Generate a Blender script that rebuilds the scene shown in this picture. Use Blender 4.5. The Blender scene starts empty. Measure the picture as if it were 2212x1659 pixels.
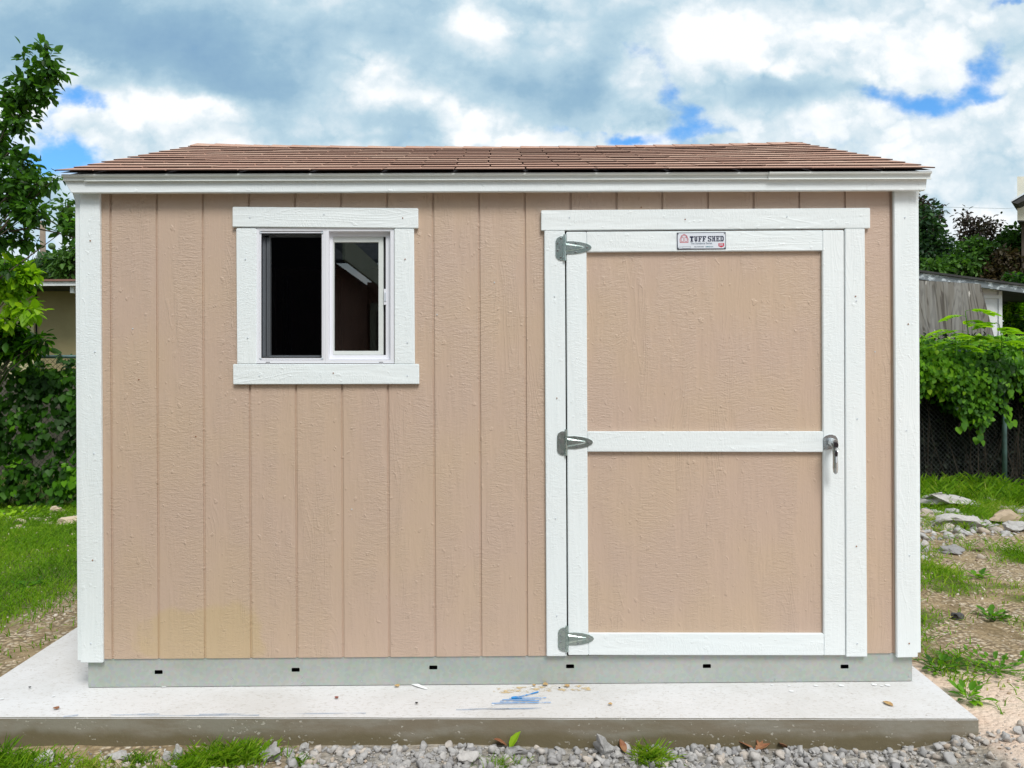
import bpy, bmesh, math, random
import numpy as np
from mathutils import Vector, Matrix, noise as mn
random.seed(7)
RNG = np.random.default_rng(11)
C = bpy.context.scene.collection
SC = bpy.context.scene

# ------------------------------------------------------------------ camera
CAMY, CAMZ = -3.25, 1.324
F, CX, CY = 1597.0, 1106.0, 829.5          # focal length and centre for a 2212 px wide picture
YAW, ROLL, PITCH = -0.0068, -0.005, 0.0
CAMROT = Matrix.Rotation(YAW, 3, 'Z') @ Matrix.Rotation(math.pi/2 + PITCH, 3, 'X') @ Matrix.Rotation(ROLL, 3, 'Z')
cd = bpy.data.cameras.new('camera'); cam = bpy.data.objects.new('camera', cd); C.objects.link(cam)
cam.matrix_world = Matrix.Translation((0, CAMY, CAMZ)) @ CAMROT.to_4x4()
cd.sensor_width = 36; cd.lens = F/2212*36; cd.clip_start = 0.05; cd.clip_end = 2000
SC.camera = cam

def ray(px, py):
    return CAMROT @ Vector(((px-CX)/F, -(py-CY)/F, -1))
def P(px, py, Y=0.0):                      # where the line of sight through a picture point meets the upright plane y=Y
    d = ray(px, py); t = (Y-CAMY)/d.y
    return Vector((d.x*t, Y, CAMZ + d.z*t))
def Pz(px, py, z=0.0):
    d = ray(px, py); t = (z-CAMZ)/d.z
    return Vector((d.x*t, CAMY + d.y*t, z))

# ------------------------------------------------------------------ light and view
SC.view_settings.view_transform = 'Standard'; SC.view_settings.look = 'None'
SC.view_settings.gamma = 1; SC.view_settings.exposure = 0.95
SUN_EL, SUN_AZ = 52, 158                   # degrees; azimuth clockwise from +Y
SUN_STRENGTH, SUN_ANGLE = 1.5, 22
SKY_STRENGTH = 0.1
sl = bpy.data.lights.new('sun', 'SUN'); sl.energy = SUN_STRENGTH; sl.angle = math.radians(SUN_ANGLE); sl.color = (1, .965, .92)
so = bpy.data.objects.new('sun', sl); C.objects.link(so)
_az, _el = math.radians(SUN_AZ), math.radians(SUN_EL)
sdir = Vector((math.sin(_az)*math.cos(_el), math.cos(_az)*math.cos(_el), math.sin(_el)))
so.rotation_euler = sdir.to_track_quat('Z', 'Y').to_euler()

class NT:
    """tiny wrapper for building node trees"""
    def __init__(s, tree): s.t = tree; s.n = tree.nodes; s.l = tree.links
    def node(s, typ, inputs=None, **kw):
        n = s.n.new(typ)
        for k, v in kw.items(): setattr(n, k, v)
        for k, v in (inputs or {}).items(): s.set(n.inputs[k], v)
        return n
    def set(s, sock, v):
        if isinstance(v, bpy.types.NodeSocket): s.l.new(v, sock)
        elif v is not None: sock.default_value = v
    def math(s, op, a, b=None, c=None, clamp=False):
        n = s.n.new('ShaderNodeMath'); n.operation = op; n.use_clamp = clamp
        s.set(n.inputs[0], a)
        if b is not None: s.set(n.inputs[1], b)
        if c is not None: s.set(n.inputs[2], c)
        return n.outputs[0]
    def vec(s, op, a, b=None, c=None):
        n = s.n.new('ShaderNodeVectorMath'); n.operation = op
        s.set(n.inputs[0], a)
        if b is not None: s.set(n.inputs[1], b)
        if c is not None: s.set(n.inputs[2], c)
        return n.outputs[1] if op in ('DOT_PRODUCT', 'LENGTH') else n.outputs[0]
    def noise(s, v, scale, detail=4, rough=.55, dist=0, col=False, dim='3D'):
        n = s.node('ShaderNodeTexNoise', noise_dimensions=dim)
        s.set(n.inputs['Vector'], v); n.inputs['Scale'].default_value = scale; n.inputs['Detail'].default_value = detail
        n.inputs['Roughness'].default_value = rough; n.inputs['Distortion'].default_value = dist
        return n.outputs['Color'] if col else n.outputs['Fac']
    def voro(s, v, scale, out='Distance', feature='F1', rnd=1):
        n = s.node('ShaderNodeTexVoronoi', feature=feature)
        s.set(n.inputs['Vector'], v); n.inputs['Scale'].default_value = scale; n.inputs['Randomness'].default_value = rnd
        return n.outputs[out]
    def ramp(s, f, stops, interp='LINEAR'):
        n = s.n.new('ShaderNodeValToRGB'); s.set(n.inputs[0], f); cr = n.color_ramp; cr.interpolation = interp
        while len(cr.elements) < len(stops): cr.elements.new(.5)
        for e, (p, c) in zip(cr.elements, stops):
            e.position = p; e.color = (*c, 1) if hasattr(c, '__len__') else (c, c, c, 1)
        return n.outputs[0]
    def mix(s, f, a, b, mode='MIX'):
        n = s.n.new('ShaderNodeMix'); n.data_type = 'RGBA'; n.blend_type = mode
        s.set(n.inputs[0], f); s.set(n.inputs[6], a if not isinstance(a, tuple) else (*a[:3], 1)); s.set(n.inputs[7], b if not isinstance(b, tuple) else (*b[:3], 1))
        return n.outputs[2]
    def smooth(s, v, a, b):
        n = s.node('ShaderNodeMapRange', interpolation_type='SMOOTHSTEP')
        s.set(n.inputs[0], v); n.inputs[1].default_value = a; n.inputs[2].default_value = b
        return n.outputs[0]
    def scale(s, v, x, y, z, off=(0, 0, 0)):
        return s.vec('MULTIPLY_ADD', v, (x, y, z), off)

# ------------------------------------------------------------------ sky with clouds, laid out by direction
W = bpy.data.worlds.new('World'); SC.world = W; W.use_nodes = True
w = NT(W.node_tree); w.n.clear()
sky = w.node('ShaderNodeTexSky', sky_type='NISHITA', sun_disc=False)
sky.sun_elevation = math.radians(SUN_EL); sky.sun_rotation = math.radians(SUN_AZ); sky.air_density = 1; sky.dust_density = .6; sky.ozone_density = 2
tc = w.node('ShaderNodeTexCoord'); D = tc.outputs['Generated']
sep = w.node('ShaderNodeSeparateXYZ', {0: D})
ay = w.math('MAXIMUM', w.math('ABSOLUTE', sep.outputs[1]), .12)
U = w.math('DIVIDE', sep.outputs[0], ay); V = w.math('DIVIDE', sep.outputs[2], ay)
uv = w.node('ShaderNodeCombineXYZ', {0: U, 1: V, 2: 0.0}).outputs[0]
w1 = w.vec('MULTIPLY', w.vec('SUBTRACT', w.noise(w.scale(uv, 1, 1.5, 1), 3.2, 6, .6, col=True), (.5, .5, .5)), (.17, .11, 0))
w2 = w.vec('MULTIPLY', w.vec('SUBTRACT', w.noise(uv, 16, 6, .6, col=True), (.5, .5, .5)), (.04, .035, 0))
q = w.vec('ADD', w.vec('ADD', uv, w1), w2)
def blobs(lst):
    acc = None
    for (px, py, rx, ry, amp) in lst:
        u0, v0 = (px-1095)/F, (CY-py)/F
        d = w.vec('MULTIPLY', w.vec('SUBTRACT', q, (u0, v0, 0)), (F/rx, F/ry, 0))
        e = w.math('MULTIPLY', w.math('EXPONENT', w.math('MULTIPLY', w.vec('DOT_PRODUCT', d, d), -1)), amp)
        acc = e if acc is None else w.math('ADD', acc, e)
    return acc
holes = blobs([(185, 205, 70, 26, 1), (150, 345, 85, 48, 1.2), (1350, 292, 45, 18, .9), (1500, 280, 100, 20, .7), (1440, 205, 30, 26, .5),
               (1480, 240, 30, 20, .5), (2010, 205, 100, 32, .95), (2130, 150, 46, 46, .8), (1385, 95, 30, 26, .45), (2195, 5, 60, 14, .8), (1610, 160, 30, 20, .3), (1250, 290, 40, 14, .35), (1700, 300, 90, 20, .3), (1420, 150, 26, 60, .4), (1900, 190, 40, 16, .4), (140, 250, 14, 40, .4), (2150, 200, 60, 16, .5),
               (1500, -15, 30, 14, .5), (60, 560, 70, 70, .35), (2100, 570, 90, 50, .45), (120, 500, 40, 60, .3)])
dark = blobs([(60, 60, 260, 150, .5), (420, 80, 330, 120, .75), (560, 200, 150, 90, .5), (880, 60, 260, 90, .35), (1050, 190, 190, 60, .62), (1230, 240, 110, 50, .4),
              (1330, 60, 130, 90, .42), (1690, 165, 150, 38, .62), (1600, 215, 110, 30, .4), (1880, 190, 90, 16, .3), (780, 255, 120, 40, .35), (830, 305, 300, 16, .3),
              (1260, 170, 60, 60, .35), (1560, 285, 60, 26, .2), (60, 470, 100, 60, .25), (2050, 330, 200, 60, .1)])
lite = blobs([(790, 150, 50, 22, .35), (880, 200, 120, 34, .42), (1030, 240, 80, 30, .45), (1000, 290, 40, 22, .55), (1110, 300, 70, 16, .5), (420, 230, 130, 30, .5), (160, 150, 60, 22, .3),
              (250, 210, 80, 40, .3), (90, 250, 100, 60, .35), (1020, 70, 60, 40, .35), (1680, 140, 60, 26, .55), (1500, 90, 110, 70, .3), (1800, 60, 220, 60, .25), (1400, 292, 45, 18, .5)])
n1 = w.math('SUBTRACT', w.noise(uv, 5.5, 9, .58), .5); n2 = w.math('SUBTRACT', w.noise(w.scale(uv, 1, 1.3, 1, (5, 3, 1)), 11, 8, .6), .5)
cov = w.math('SUBTRACT', w.math('ADD', 1.0, w.math('ADD', w.math('MULTIPLY', n1, .9), w.math('MULTIPLY', n2, 1.5))), w.math('ADD', holes, 0.0))
cov = w.smooth(cov, .08, .80)
bri = w.math('ADD', w.math('SUBTRACT', .90, w.math('MULTIPLY', dark, .84)), w.math('MULTIPLY', lite, 1.1))
bri = w.math('ADD', bri, w.math('ADD', w.math('MULTIPLY', n1, .6), w.math('MULTIPLY', n2, .7)))
vv_ = w.vec('ADD', w.scale(uv, 1, 1.45, 1), w.vec('MULTIPLY', w.vec('SUBTRACT', w.noise(uv, 9, 6, .65, col=True), (.5, .5, .5)), (.13, .13, 0)))
p1 = w.voro(vv_, 9); p2 = w.voro(w.vec('ADD', vv_, (3.3, 1.2, 0)), 21); p3 = w.voro(w.vec('ADD', vv_, (1.3, 7.2, 0)), 46)
puff = w.math('SUBTRACT', .62, w.math('ADD', w.math('MULTIPLY', p1, .72), w.math('ADD', w.math('MULTIPLY', p2, .42), w.math('MULTIPLY', p3, .22))))
pm = w.smooth(bri, .42, .8)
bri = w.math('ADD', bri, w.math('MULTIPLY', puff, w.math('MULTIPLY_ADD', pm, .62, .12)))
cov = w.math('ADD', cov, w.math('MULTIPLY', w.math('MULTIPLY', puff, 1.2), w.math('MULTIPLY', cov, w.math('SUBTRACT', 1.0, cov))), clamp=True)
cloud = w.ramp(bri, [(0, (.215, .37, .54)), (.3, (.29, .46, .60)), (.55, (.46, .62, .72)), (.78, (.66, .76, .82)), (1, (.90, .93, .95))])
bl = w.vec('MULTIPLY', sky.outputs[0], (.46, .86, 1.12))
G = .575/SKY_STRENGTH
full = w.mix(cov, bl, w.vec('SCALE', cloud, None))
sc_node = full.node.inputs[7].links[0].from_node; sc_node.inputs['Scale'].default_value = G
bg = w.node('ShaderNodeBackground', {'Color': full, 'Strength': SKY_STRENGTH})
w.l.new(bg.outputs[0], w.node('ShaderNodeOutputWorld').inputs[0])
W.cycles.sampling_method = 'MANUAL'; W.cycles.sample_map_resolution = 512

# ------------------------------------------------------------------ materials
def S(r, g, b):                            # sRGB 0-255 to linear
    f = lambda c: (c/255/12.92) if c <= 10 else ((c/255+.055)/1.055)**2.4
    return (f(r), f(g), f(b))
def mat(name, color=(.5, .5, .5), rough=.6, metal=0, spec=.5):
    m = bpy.data.materials.new(name); m.use_nodes = True; t = NT(m.node_tree)
    b = m.node_tree.nodes['Principled BSDF']
    b.inputs['Base Color'].default_value = (*color, 1); b.inputs['Roughness'].default_value = rough
    b.inputs['Metallic'].default_value = metal; b.inputs['Specular IOR Level'].default_value = spec
    m['x'] = 0
    return m, t, b
def objco(t): return t.node('ShaderNodeTexCoord').outputs['Object']
def bump(t, b, h, strength=.5, dist=.002):
    n = t.node('ShaderNodeBump', {'Height': h, 'Strength': strength, 'Distance': dist}); t.l.new(n.outputs[0], b.inputs['Normal'])
def speckled(name, c1, c2, scale=8, rough=.6, metal=0, bstr=.3, bdist=.002, bscale=60):
    m, t, b = mat(name, c1, rough, metal); o = objco(t)
    t.set(b.inputs['Base Color'], t.mix(t.smooth(t.noise(o, scale, 6, .6), .35, .65), c1, c2))
    bump(t, b, t.noise(o, bscale, 4), bstr, bdist)
    return m
def wood_paint(name, c1, c2, axis='z', rough=.42, amp=1.0, seed=0, dirt=None):
    """embossed cedar-grain sheet painted over: fibre lines along the board, ring contours, short saw ticks across"""
    m, t, b = mat(name, c1, rough, spec=.45); o = objco(t)
    sp = t.node('ShaderNodeSeparateXYZ', {0: o})
    a, l = (sp.outputs[0], sp.outputs[2]) if axis == 'z' else (sp.outputs[2], sp.outputs[0])
    p = t.node('ShaderNodeCombineXYZ', {0: a, 1: l, 2: 0.0}).outputs[0]
    p = t.vec('ADD', p, t.vec('MULTIPLY', t.vec('SUBTRACT', t.noise(t.scale(p, 6, 2.5, 1), 1, 2, col=True), (.5, .5, .5)), (.02, .08, 0)))      # x across the grain, y along it
    p = t.vec('ADD', p, (seed*3.1, seed*1.7, 0))
    fib = t.noise(t.scale(p, 95, 5, 5), 1, 3, .6)
    ring = t.noise(t.scale(p, 7, .9, 1), 1, 2, .5)
    rings = t.smooth(t.math('SINE', t.math('MULTIPLY', ring, 150)), .35, .95)
    rmask = t.smooth(t.noise(t.scale(p, 7, 1.0, 1, (9, 4, 0)), 1, 2), .54, .62)
    tick = t.noise(t.scale(p, 26, 130, 5, (3, 0, 0)), 1, 4, .7, .9)
    tmask = t.smooth(t.noise(t.scale(p, 9, 1.6, 1, (1, 7, 0)), 1, 3), .38, .56)
    fine = t.noise(t.scale(p, 90, 60, 20), 1, 2)
    pit = t.smooth(t.noise(t.scale(p, 38, 26, 5, (2, 2, 0)), 1, 2, .5), .64, .74)
    h = t.math('ADD', t.math('MULTIPLY', fib, .5), t.math('MULTIPLY', t.math('MULTIPLY', rings, rmask), .34))
    h = t.math('ADD', h, t.math('MULTIPLY', t.math('MULTIPLY', tick, tmask), 1.7))
    h = t.math('ADD', h, t.math('ADD', t.math('MULTIPLY', fine, .35), t.math('MULTIPLY', pit, .7)))
    bump(t, b, h, .8*amp, .0022)
    n = t.noise(t.scale(o, 1, 1, 1, (seed, 0, 0)), 2.2, 4, .5)
    col = t.mix(t.smooth(n, .35, .68), c1, c2)
    if name.startswith('tan_siding'):
        c0 = P(440, 1375, 0); dv = t.vec('MULTIPLY', t.vec('SUBTRACT', o, tuple(c0)), (3.6, 0, 5.5)); mk = t.math('ADD', t.vec('LENGTH', dv), t.math('MULTIPLY', t.math('SUBTRACT', t.noise(o, 4, 4), .5), 1.4))
        col = t.mix(t.math('MULTIPLY', t.smooth(mk, 1.0, .75), .55), col, S(196, 174, 134))
        splash = t.smooth(t.math('ADD', t.math('MULTIPLY', sp.outputs[2], -3.2), t.noise(t.scale(o, 1, 1, .5), 9, 5, .7)), .0, .35)
        col = t.mix(t.math('MULTIPLY', splash, .22), col, (.36, .28, .19))
    if dirt: col = t.mix(t.math('MULTIPLY', t.smooth(t.noise(t.scale(o, 60, 60, 14, (4, 1, 0)), 1, 3, .6), .66, .8), .35), col, dirt)
    t.set(b.inputs['Base Color'], col)
    t.set(b.inputs['Roughness'], t.math('ADD', rough-.08, t.math('MULTIPLY', fine, .2)))
    return m
M = {}
TAN1, TAN2 = S(194, 171, 154), S(196, 173, 151)
M['siding'] = wood_paint('tan_siding_paint', TAN1, TAN2, 'z', .36, 1.1, 0)
M['panel'] = wood_paint('tan_door_paint', TAN1, TAN2, 'z', .36, 1.1, 5)
WH1, WH2 = (.82, .875, .89), (.80, .865, .885)
M['white_v'] = wood_paint('white_trim_vertical', WH1, WH2, 'z', .4, .75, 2, (.6, .64, .62))
M['white_h'] = wood_paint('white_trim_horizontal', WH1, WH2, 'x', .4, .75, 3, (.6, .64, .62))
M['vinyl'] = mat('white_vinyl', (.80, .815, .87), .3)[0]
M['drip'] = speckled('white_metal_edge', (.72, .75, .74), (.68, .72, .7), 5, .4, 0, .1)
M['alu'] = speckled('grey_sash', (.62, .68, .74), (.58, .64, .70), 5, .4, .1, .05)
M['black'] = mat('black_gap', (.01, .008, .012), .8)[0]
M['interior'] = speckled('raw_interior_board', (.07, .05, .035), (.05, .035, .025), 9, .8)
M['rubber'] = mat('black_gasket', (.012, .012, .014), .5)[0]

m, t, b = mat('galvanized_steel', (.45, .5, .46), .42, .35); o = objco(t)
n = t.noise(t.scale(o, 1.5, 1, 3), 1.6, 5, .6); n3 = t.voro(o, 70, 'Color')
col = t.mix(t.smooth(n, .35, .65), (.405, .465, .43), (.475, .505, .48))
col = t.mix(.06, col, n3)
rust = t.math('MULTIPLY', t.smooth(t.noise(t.scale(o, 3, 1, 9, (3, 3, 3)), 2, 4), .6, .75), .3)
col = t.mix(rust, col, (.42, .40, .33)); t.set(b.inputs['Base Color'], col)
t.set(b.inputs['Roughness'], t.math('ADD', .3, t.math('MULTIPLY', n, .3)))
bump(t, b, t.noise(t.scale(o, 3, 3, 6), 1, 3), .25, .004); M['galv'] = m
M['zinc'] = speckled('zinc_hinge', (.42, .54, .52), (.56, .64, .62), 40, .26, .85, .15, .001, 200)
M['chrome'] = speckled('brushed_handle', (.62, .66, .68), (.48, .52, .55), 20, .25, .85, .1, .001)
M['keyblack'] = mat('black_key_plastic', (.02, .015, .02), .35)[0]
M['signwhite'] = mat('sign_face', (.72, .77, .84), .35)[0]
M['signnavy'] = mat('sign_navy', (.008, .012, .05), .4)[0]
M['signred'] = mat('sign_red', (.6, .02, .06), .4)[0]
M['signgrey'] = mat('sign_grey', (.2, .25, .32), .5)[0]
M['signteal'] = mat('sign_teal', (.03, .2, .28), .5)[0]

m, t, b = mat('brown_shingles', (.3, .2, .15), .92, spec=.2); o = objco(t)
at_ = t.node('ShaderNodeAttribute', attribute_name='tone').outputs['Fac']
g1 = t.noise(o, 260, 3, .7); g2 = t.noise(o, 3, 4, .6)
col = t.ramp(t.math('ADD', t.math('MULTIPLY', at_, .65), t.math('MULTIPLY', g2, .35)), [(0.1, (.40, .215, .155)), (.5, (.48, .28, .205)), (.9, (.57, .38, .285))])
col = t.mix(t.smooth(g1, .35, .7), t.mix(.25, col, (.12, .07, .055)), t.mix(.3, col, (.66, .50, .40)))
t.set(b.inputs['Base Color'], col); bump(t, b, g1, .8, .002); M['shingle'] = m

m, t, b = mat('window_glass'); t.n.remove(b)
fr = t.node('ShaderNodeFresnel', {'IOR': 1.5}).outputs[0]
fac = t.math('ADD', t.math('MULTIPLY', fr, 1.6), .10, clamp=True)
gl = t.node('ShaderNodeBsdfGlossy', {'Color': (.9, .95, .95, 1), 'Roughness': .01}); tr = t.node('ShaderNodeBsdfTransparent', {'Color': (.55, .6, .58, 1)})
mx = t.node('ShaderNodeMixShader', {0: fac, 1: tr.outputs[0], 2: gl.outputs[0]}); t.l.new(mx.outputs[0], t.n['Material Output'].inputs[0]); M['glass'] = m
m, t, b = mat('insect_screen'); t.n.remove(b)
df = t.node('ShaderNodeBsdfDiffuse', {'Color': (.002, .002, .0025, 1)}); tr = t.node('ShaderNodeBsdfTransparent')
mx = t.node('ShaderNodeMixShader', {0: .55, 1: tr.outputs[0], 2: df.outputs[0]}); t.l.new(mx.outputs[0], t.n['Material Output'].inputs[0]); M['screen'] = m

# concrete slab: pale trowelled top, stained cast side
m, t, b = mat('concrete', (.6, .6, .58), .8, spec=.3); o = objco(t)
sp = t.node('ShaderNodeSeparateXYZ', {0: o}); nz = t.node('ShaderNodeSeparateXYZ', {0: t.node('ShaderNodeNewGeometry').outputs['True Normal']}).outputs[2]
top = t.mix(t.smooth(t.noise(o, 2.2, 6, .65), .35, .7), (.655, .65, .655), (.58, .57, .56))
top = t.mix(t.math('MULTIPLY', t.smooth(t.noise(t.scale(o, 1, 2.2, 1), 55, 4, .7), .54, .66), .55), top, (.38, .345, .30))
top = t.mix(t.math('MULTIPLY', t.smooth(t.noise(t.scale(o, 1, 1, 1, (7, 2, 0)), 24, 3, .7), .70, .74), .6), top, (.22, .17, .13))
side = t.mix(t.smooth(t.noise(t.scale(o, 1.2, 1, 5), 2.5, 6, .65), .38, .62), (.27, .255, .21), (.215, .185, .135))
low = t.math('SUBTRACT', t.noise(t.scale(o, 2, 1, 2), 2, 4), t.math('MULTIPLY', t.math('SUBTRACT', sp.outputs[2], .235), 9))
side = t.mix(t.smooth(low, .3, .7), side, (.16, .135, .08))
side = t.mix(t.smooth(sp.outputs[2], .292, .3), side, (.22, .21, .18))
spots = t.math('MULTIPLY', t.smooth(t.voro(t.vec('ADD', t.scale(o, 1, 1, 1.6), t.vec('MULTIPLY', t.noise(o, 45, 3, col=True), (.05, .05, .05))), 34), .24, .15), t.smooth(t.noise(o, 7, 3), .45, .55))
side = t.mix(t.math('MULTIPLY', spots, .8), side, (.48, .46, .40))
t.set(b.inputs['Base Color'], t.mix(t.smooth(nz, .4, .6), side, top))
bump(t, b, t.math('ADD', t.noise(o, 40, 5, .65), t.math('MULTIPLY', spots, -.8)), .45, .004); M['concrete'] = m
M['chalk'] = None
def chalk(name, c, cut=.5, sc=(25, 60, 1)):
    m, t, b = mat(name, c, .9); o = objco(t)
    al = t.smooth(t.noise(t.scale(o, *sc), 1, 5, .7), cut-.08, cut+.08); t.set(b.inputs['Alpha'], al); return m
M['chalk'] = chalk('blue_chalk', (.02, .26, .66), .42)
M['chalkpale'] = chalk('pale_blue_chalk', (.10, .24, .45), .54, (4, 260, 1))
M['sawdust'] = chalk('sawdust', (.62, .47, .26), .56, (30, 40, 1))
M['pwhite'] = mat('spilled_white_paint', (.82, .83, .84), .4)[0]
M['chip'] = speckled('wood_chip', (.55, .38, .17), (.4, .24, .1), 60, .8)
M['brownleaf'] = speckled('dead_leaf', (.22, .08, .035), (.3, .15, .07), 30, .7)
M['redshard'] = speckled('red_shard', (.28, .08, .05), (.2, .06, .04), 30, .8)

def leafmat(name, stops, trans=.35, rough=.5):
    m, t, b = mat(name, stops[0], rough, spec=.28)
    a = t.node('ShaderNodeAttribute', attribute_name='tone').outputs['Fac']
    col = t.ramp(a, [(i/(len(stops)-1), s) for i, s in enumerate(stops)])
    t.set(b.inputs['Base Color'], col)
    tl = t.node('ShaderNodeBsdfTranslucent'); t.set(tl.inputs[0], t.mix(1.0, col, (1.5, 1.6, .8), 'MULTIPLY'))
    mx = t.node('ShaderNodeMixShader', {0: trans, 1: b.outputs[0], 2: tl.outputs[0]}); t.l.new(mx.outputs[0], t.n['Material Output'].inputs[0])
    return m
M['leaf_dark'] = leafmat('dark_leaf', [(.010, .035, .008), (.035, .11, .012), (.10, .24, .02)], .38)
M['leaf_shade'] = leafmat('shade_toned_undergrowth_leaf', [(.012, .018, .010), (.02, .03, .012), (.03, .035, .015)], .1, .7)  # leaf greens darkened to carry the shade under the vines
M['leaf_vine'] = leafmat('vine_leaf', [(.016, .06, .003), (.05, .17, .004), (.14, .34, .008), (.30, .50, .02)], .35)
M['leaf_lime'] = leafmat('young_leaf', [(.10, .24, .01), (.24, .44, .012), (.42, .58, .03)], .45)
M['leaf_far'] = leafmat('far_leaf', [(.016, .045, .02), (.035, .09, .03), (.07, .17, .02)], .3)
M['leaf_far2'] = leafmat('far_bright_leaf', [(.03, .08, .015), (.06, .15, .02), (.1, .2, .03)], .3)
M['leaf_bronze'] = leafmat('bronze_leaf', [(.04, .025, .025), (.05, .04, .025), (.03, .05, .03)], .2)
M['leaf_brown'] = leafmat('brown_leaf', [(.045, .03, .018), (.07, .05, .025), (.05, .06, .02)], .2)
M['grass'] = leafmat('grass_blade', [(.06, .15, .004), (.14, .30, .006), (.24, .38, .014), (.46, .42, .14)], .35, .7)
M['bark'] = speckled('bark', (.11, .085, .065), (.06, .045, .035), 20, .9)
M['twig'] = speckled('dry_twig', (.06, .045, .03), (.03, .024, .016), 20, .9)
M['fencegalv'] = speckled('weathered_fence_steel', (.13, .22, .22), (.10, .16, .16), 8, .55, .4)
M['wire'] = speckled('fence_wire', (.055, .065, .06), (.035, .04, .04), 8, .6, .5)

m, t, b = mat('stone', (.5, .5, .48), .9, spec=.25); o = objco(t)
a = t.node('ShaderNodeAttribute', attribute_name='tone').outputs['Fac']
col = t.ramp(a, [(0, (.24, .235, .24)), (.35, (.38, .375, .37)), (.6, (.47, .455, .44)), (.8, (.46, .39, .32)), (.93, (.42, .32, .23)), (1, (.60, .58, .55))])
col = t.mix(t.math('MULTIPLY', t.smooth(t.noise(o, 45, 5, .7), .4, .68), .5), col, t.mix(.6, col, (.12, .11, .10)))
t.set(b.inputs['Base Color'], col); bump(t, b, t.noise(o, 90, 5, .65), .6, .003); M['stone'] = m
m, t, b = mat('warm_stone', (.5, .5, .48), .9, spec=.25); o = objco(t)
a = t.node('ShaderNodeAttribute', attribute_name='tone').outputs['Fac']
col = t.ramp(a, [(0, (.3, .23, .17)), (.4, (.47, .37, .26)), (.7, (.58, .48, .37)), (1, (.66, .6, .52))])
t.set(b.inputs['Base Color'], col); bump(t, b, t.noise(o, 90, 4, .65), .5, .003); M['warmstone'] = m

# ------------------------------------------------------------------ mesh helpers
class MB:
    def __init__(s): s.v = []; s.f = []; s.mi = []; s.tone = []
    def add(s, vs, fs, mi=0, tone=.5):
        k = len(s.v); s.v += [tuple(x) for x in vs]; s.f += [tuple(i+k for i in f) for f in fs]
        s.mi += [mi]*len(fs); s.tone += [tone]*len(fs)
    def box(s, x0, x1, y0, y1, z0, z1, mi=0, tone=.5):
        s.add([(x0,y0,z0),(x1,y0,z0),(x1,y1,z0),(x0,y1,z0),(x0,y0,z1),(x1,y0,z1),(x1,y1,z1),(x0,y1,z1)],
              [(0,3,2,1),(4,5,6,7),(0,1,5,4),(1,2,6,5),(2,3,7,6),(3,0,4,7)], mi, tone)
    def prism(s, pts, off, mi=0, tone=.5):         # polygon pts (counter-clockwise from outside) swept by off
        n = len(pts); off = Vector(off)
        vs = [Vector(p) for p in pts]; vs = vs + [p+off for p in vs]
        s.add(vs, [tuple(range(n)), tuple(range(2*n-1, n-1, -1))] + [((i+1) % n, i, n+i, n+(i+1) % n) for i in range(n)], mi, tone)
    def tube(s, pts, r0, r1=None, seg=6, mi=0, tone=.5):
        r1 = r0 if r1 is None else r1; pts = [Vector(p) for p in pts]; n = len(pts); vs = []
        for i, p in enumerate(pts):
            d = (pts[min(i+1, n-1)] - pts[max(i-1, 0)]); d = d.normalized() if d.length > 1e-9 else Vector((0, 0, 1))
            a = d.cross(Vector((0, 0, 1)) if abs(d.z) < .9 else Vector((1, 0, 0))).normalized(); c = d.cross(a)
            r = r0 + (r1-r0)*i/max(1, n-1)
            vs += [p + (a*math.cos(2*math.pi*k/seg) + c*math.sin(2*math.pi*k/seg))*r for k in range(seg)]
        fs = [(i*seg+k, i*seg+(k+1) % seg, (i+1)*seg+(k+1) % seg, (i+1)*seg+k) for i in range(n-1) for k in range(seg)]
        fs += [tuple(range(seg-1, -1, -1)), tuple(range((n-1)*seg, n*seg))]
        s.add(vs, fs, mi, tone)
    def build(s, name, mats, parent=None, bevel=0, smooth=False):
        me = bpy.data.meshes.new(name); org = parent_org(parent)
        vs = [(x-org[0], y-org[1], z-org[2]) for x, y, z in s.v] if parent else s.v
        me.from_pydata(vs, [], s.f); 
        mats = mats if isinstance(mats, list) else [mats]
        for q_ in mats: me.materials.append(q_)
        me.polygons.foreach_set('material_index', s.mi)
        a = me.attributes.new('tone', 'FLOAT', 'FACE'); a.data.foreach_set('value', s.tone)
        if smooth: me.polygons.foreach_set('use_smooth', [True]*len(s.f))
        me.update()
        if bevel:
            bm = bmesh.new(); bm.from_mesh(me); bmesh.ops.recalc_face_normals(bm, faces=bm.faces)
            bmesh.ops.bevel(bm, geom=[e for e in bm.edges if e.calc_face_angle(0) > .5], offset=bevel, segments=2, affect='EDGES', clamp_overlap=True)
            bm.to_mesh(me); bm.free()
        o = bpy.data.objects.new(name, me); C.objects.link(o)
        if parent: o.parent = parent
        return o
def parent_org(p):
    x = Vector((0, 0, 0))
    while p is not None: x = x + p.location; p = p.parent
    return x
def tag(o, label, cat, group=None):
    o['label'] = label; o['category'] = cat
    if group: o['group'] = group
    return o
def thing(name, label, cat, loc, group=None):
    o = bpy.data.objects.new(name, None); o.empty_display_size = .1; C.objects.link(o); o.location = loc
    return tag(o, label, cat, group)
def rebase(o, base):                              # put a single-mesh thing's origin at its base
    base = Vector(base); o.data.transform(Matrix.Translation(-base)); o.location = base; return o
def rots(n, tilt=None):
    """random rotation matrices (n,3,3)"""
    qn = RNG.normal(size=(n, 4)); qn /= np.linalg.norm(qn, axis=1, keepdims=True)
    a, b_, c, d = qn.T
    return np.stack([1-2*(c*c+d*d), 2*(b_*c-a*d), 2*(b_*d+a*c), 2*(b_*c+a*d), 1-2*(b_*b_+d*d), 2*(c*d-a*b_), 2*(b_*d-a*c), 2*(c*d+a*b_), 1-2*(b_*b_+c*c)], 1).reshape(n, 3, 3)
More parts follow.
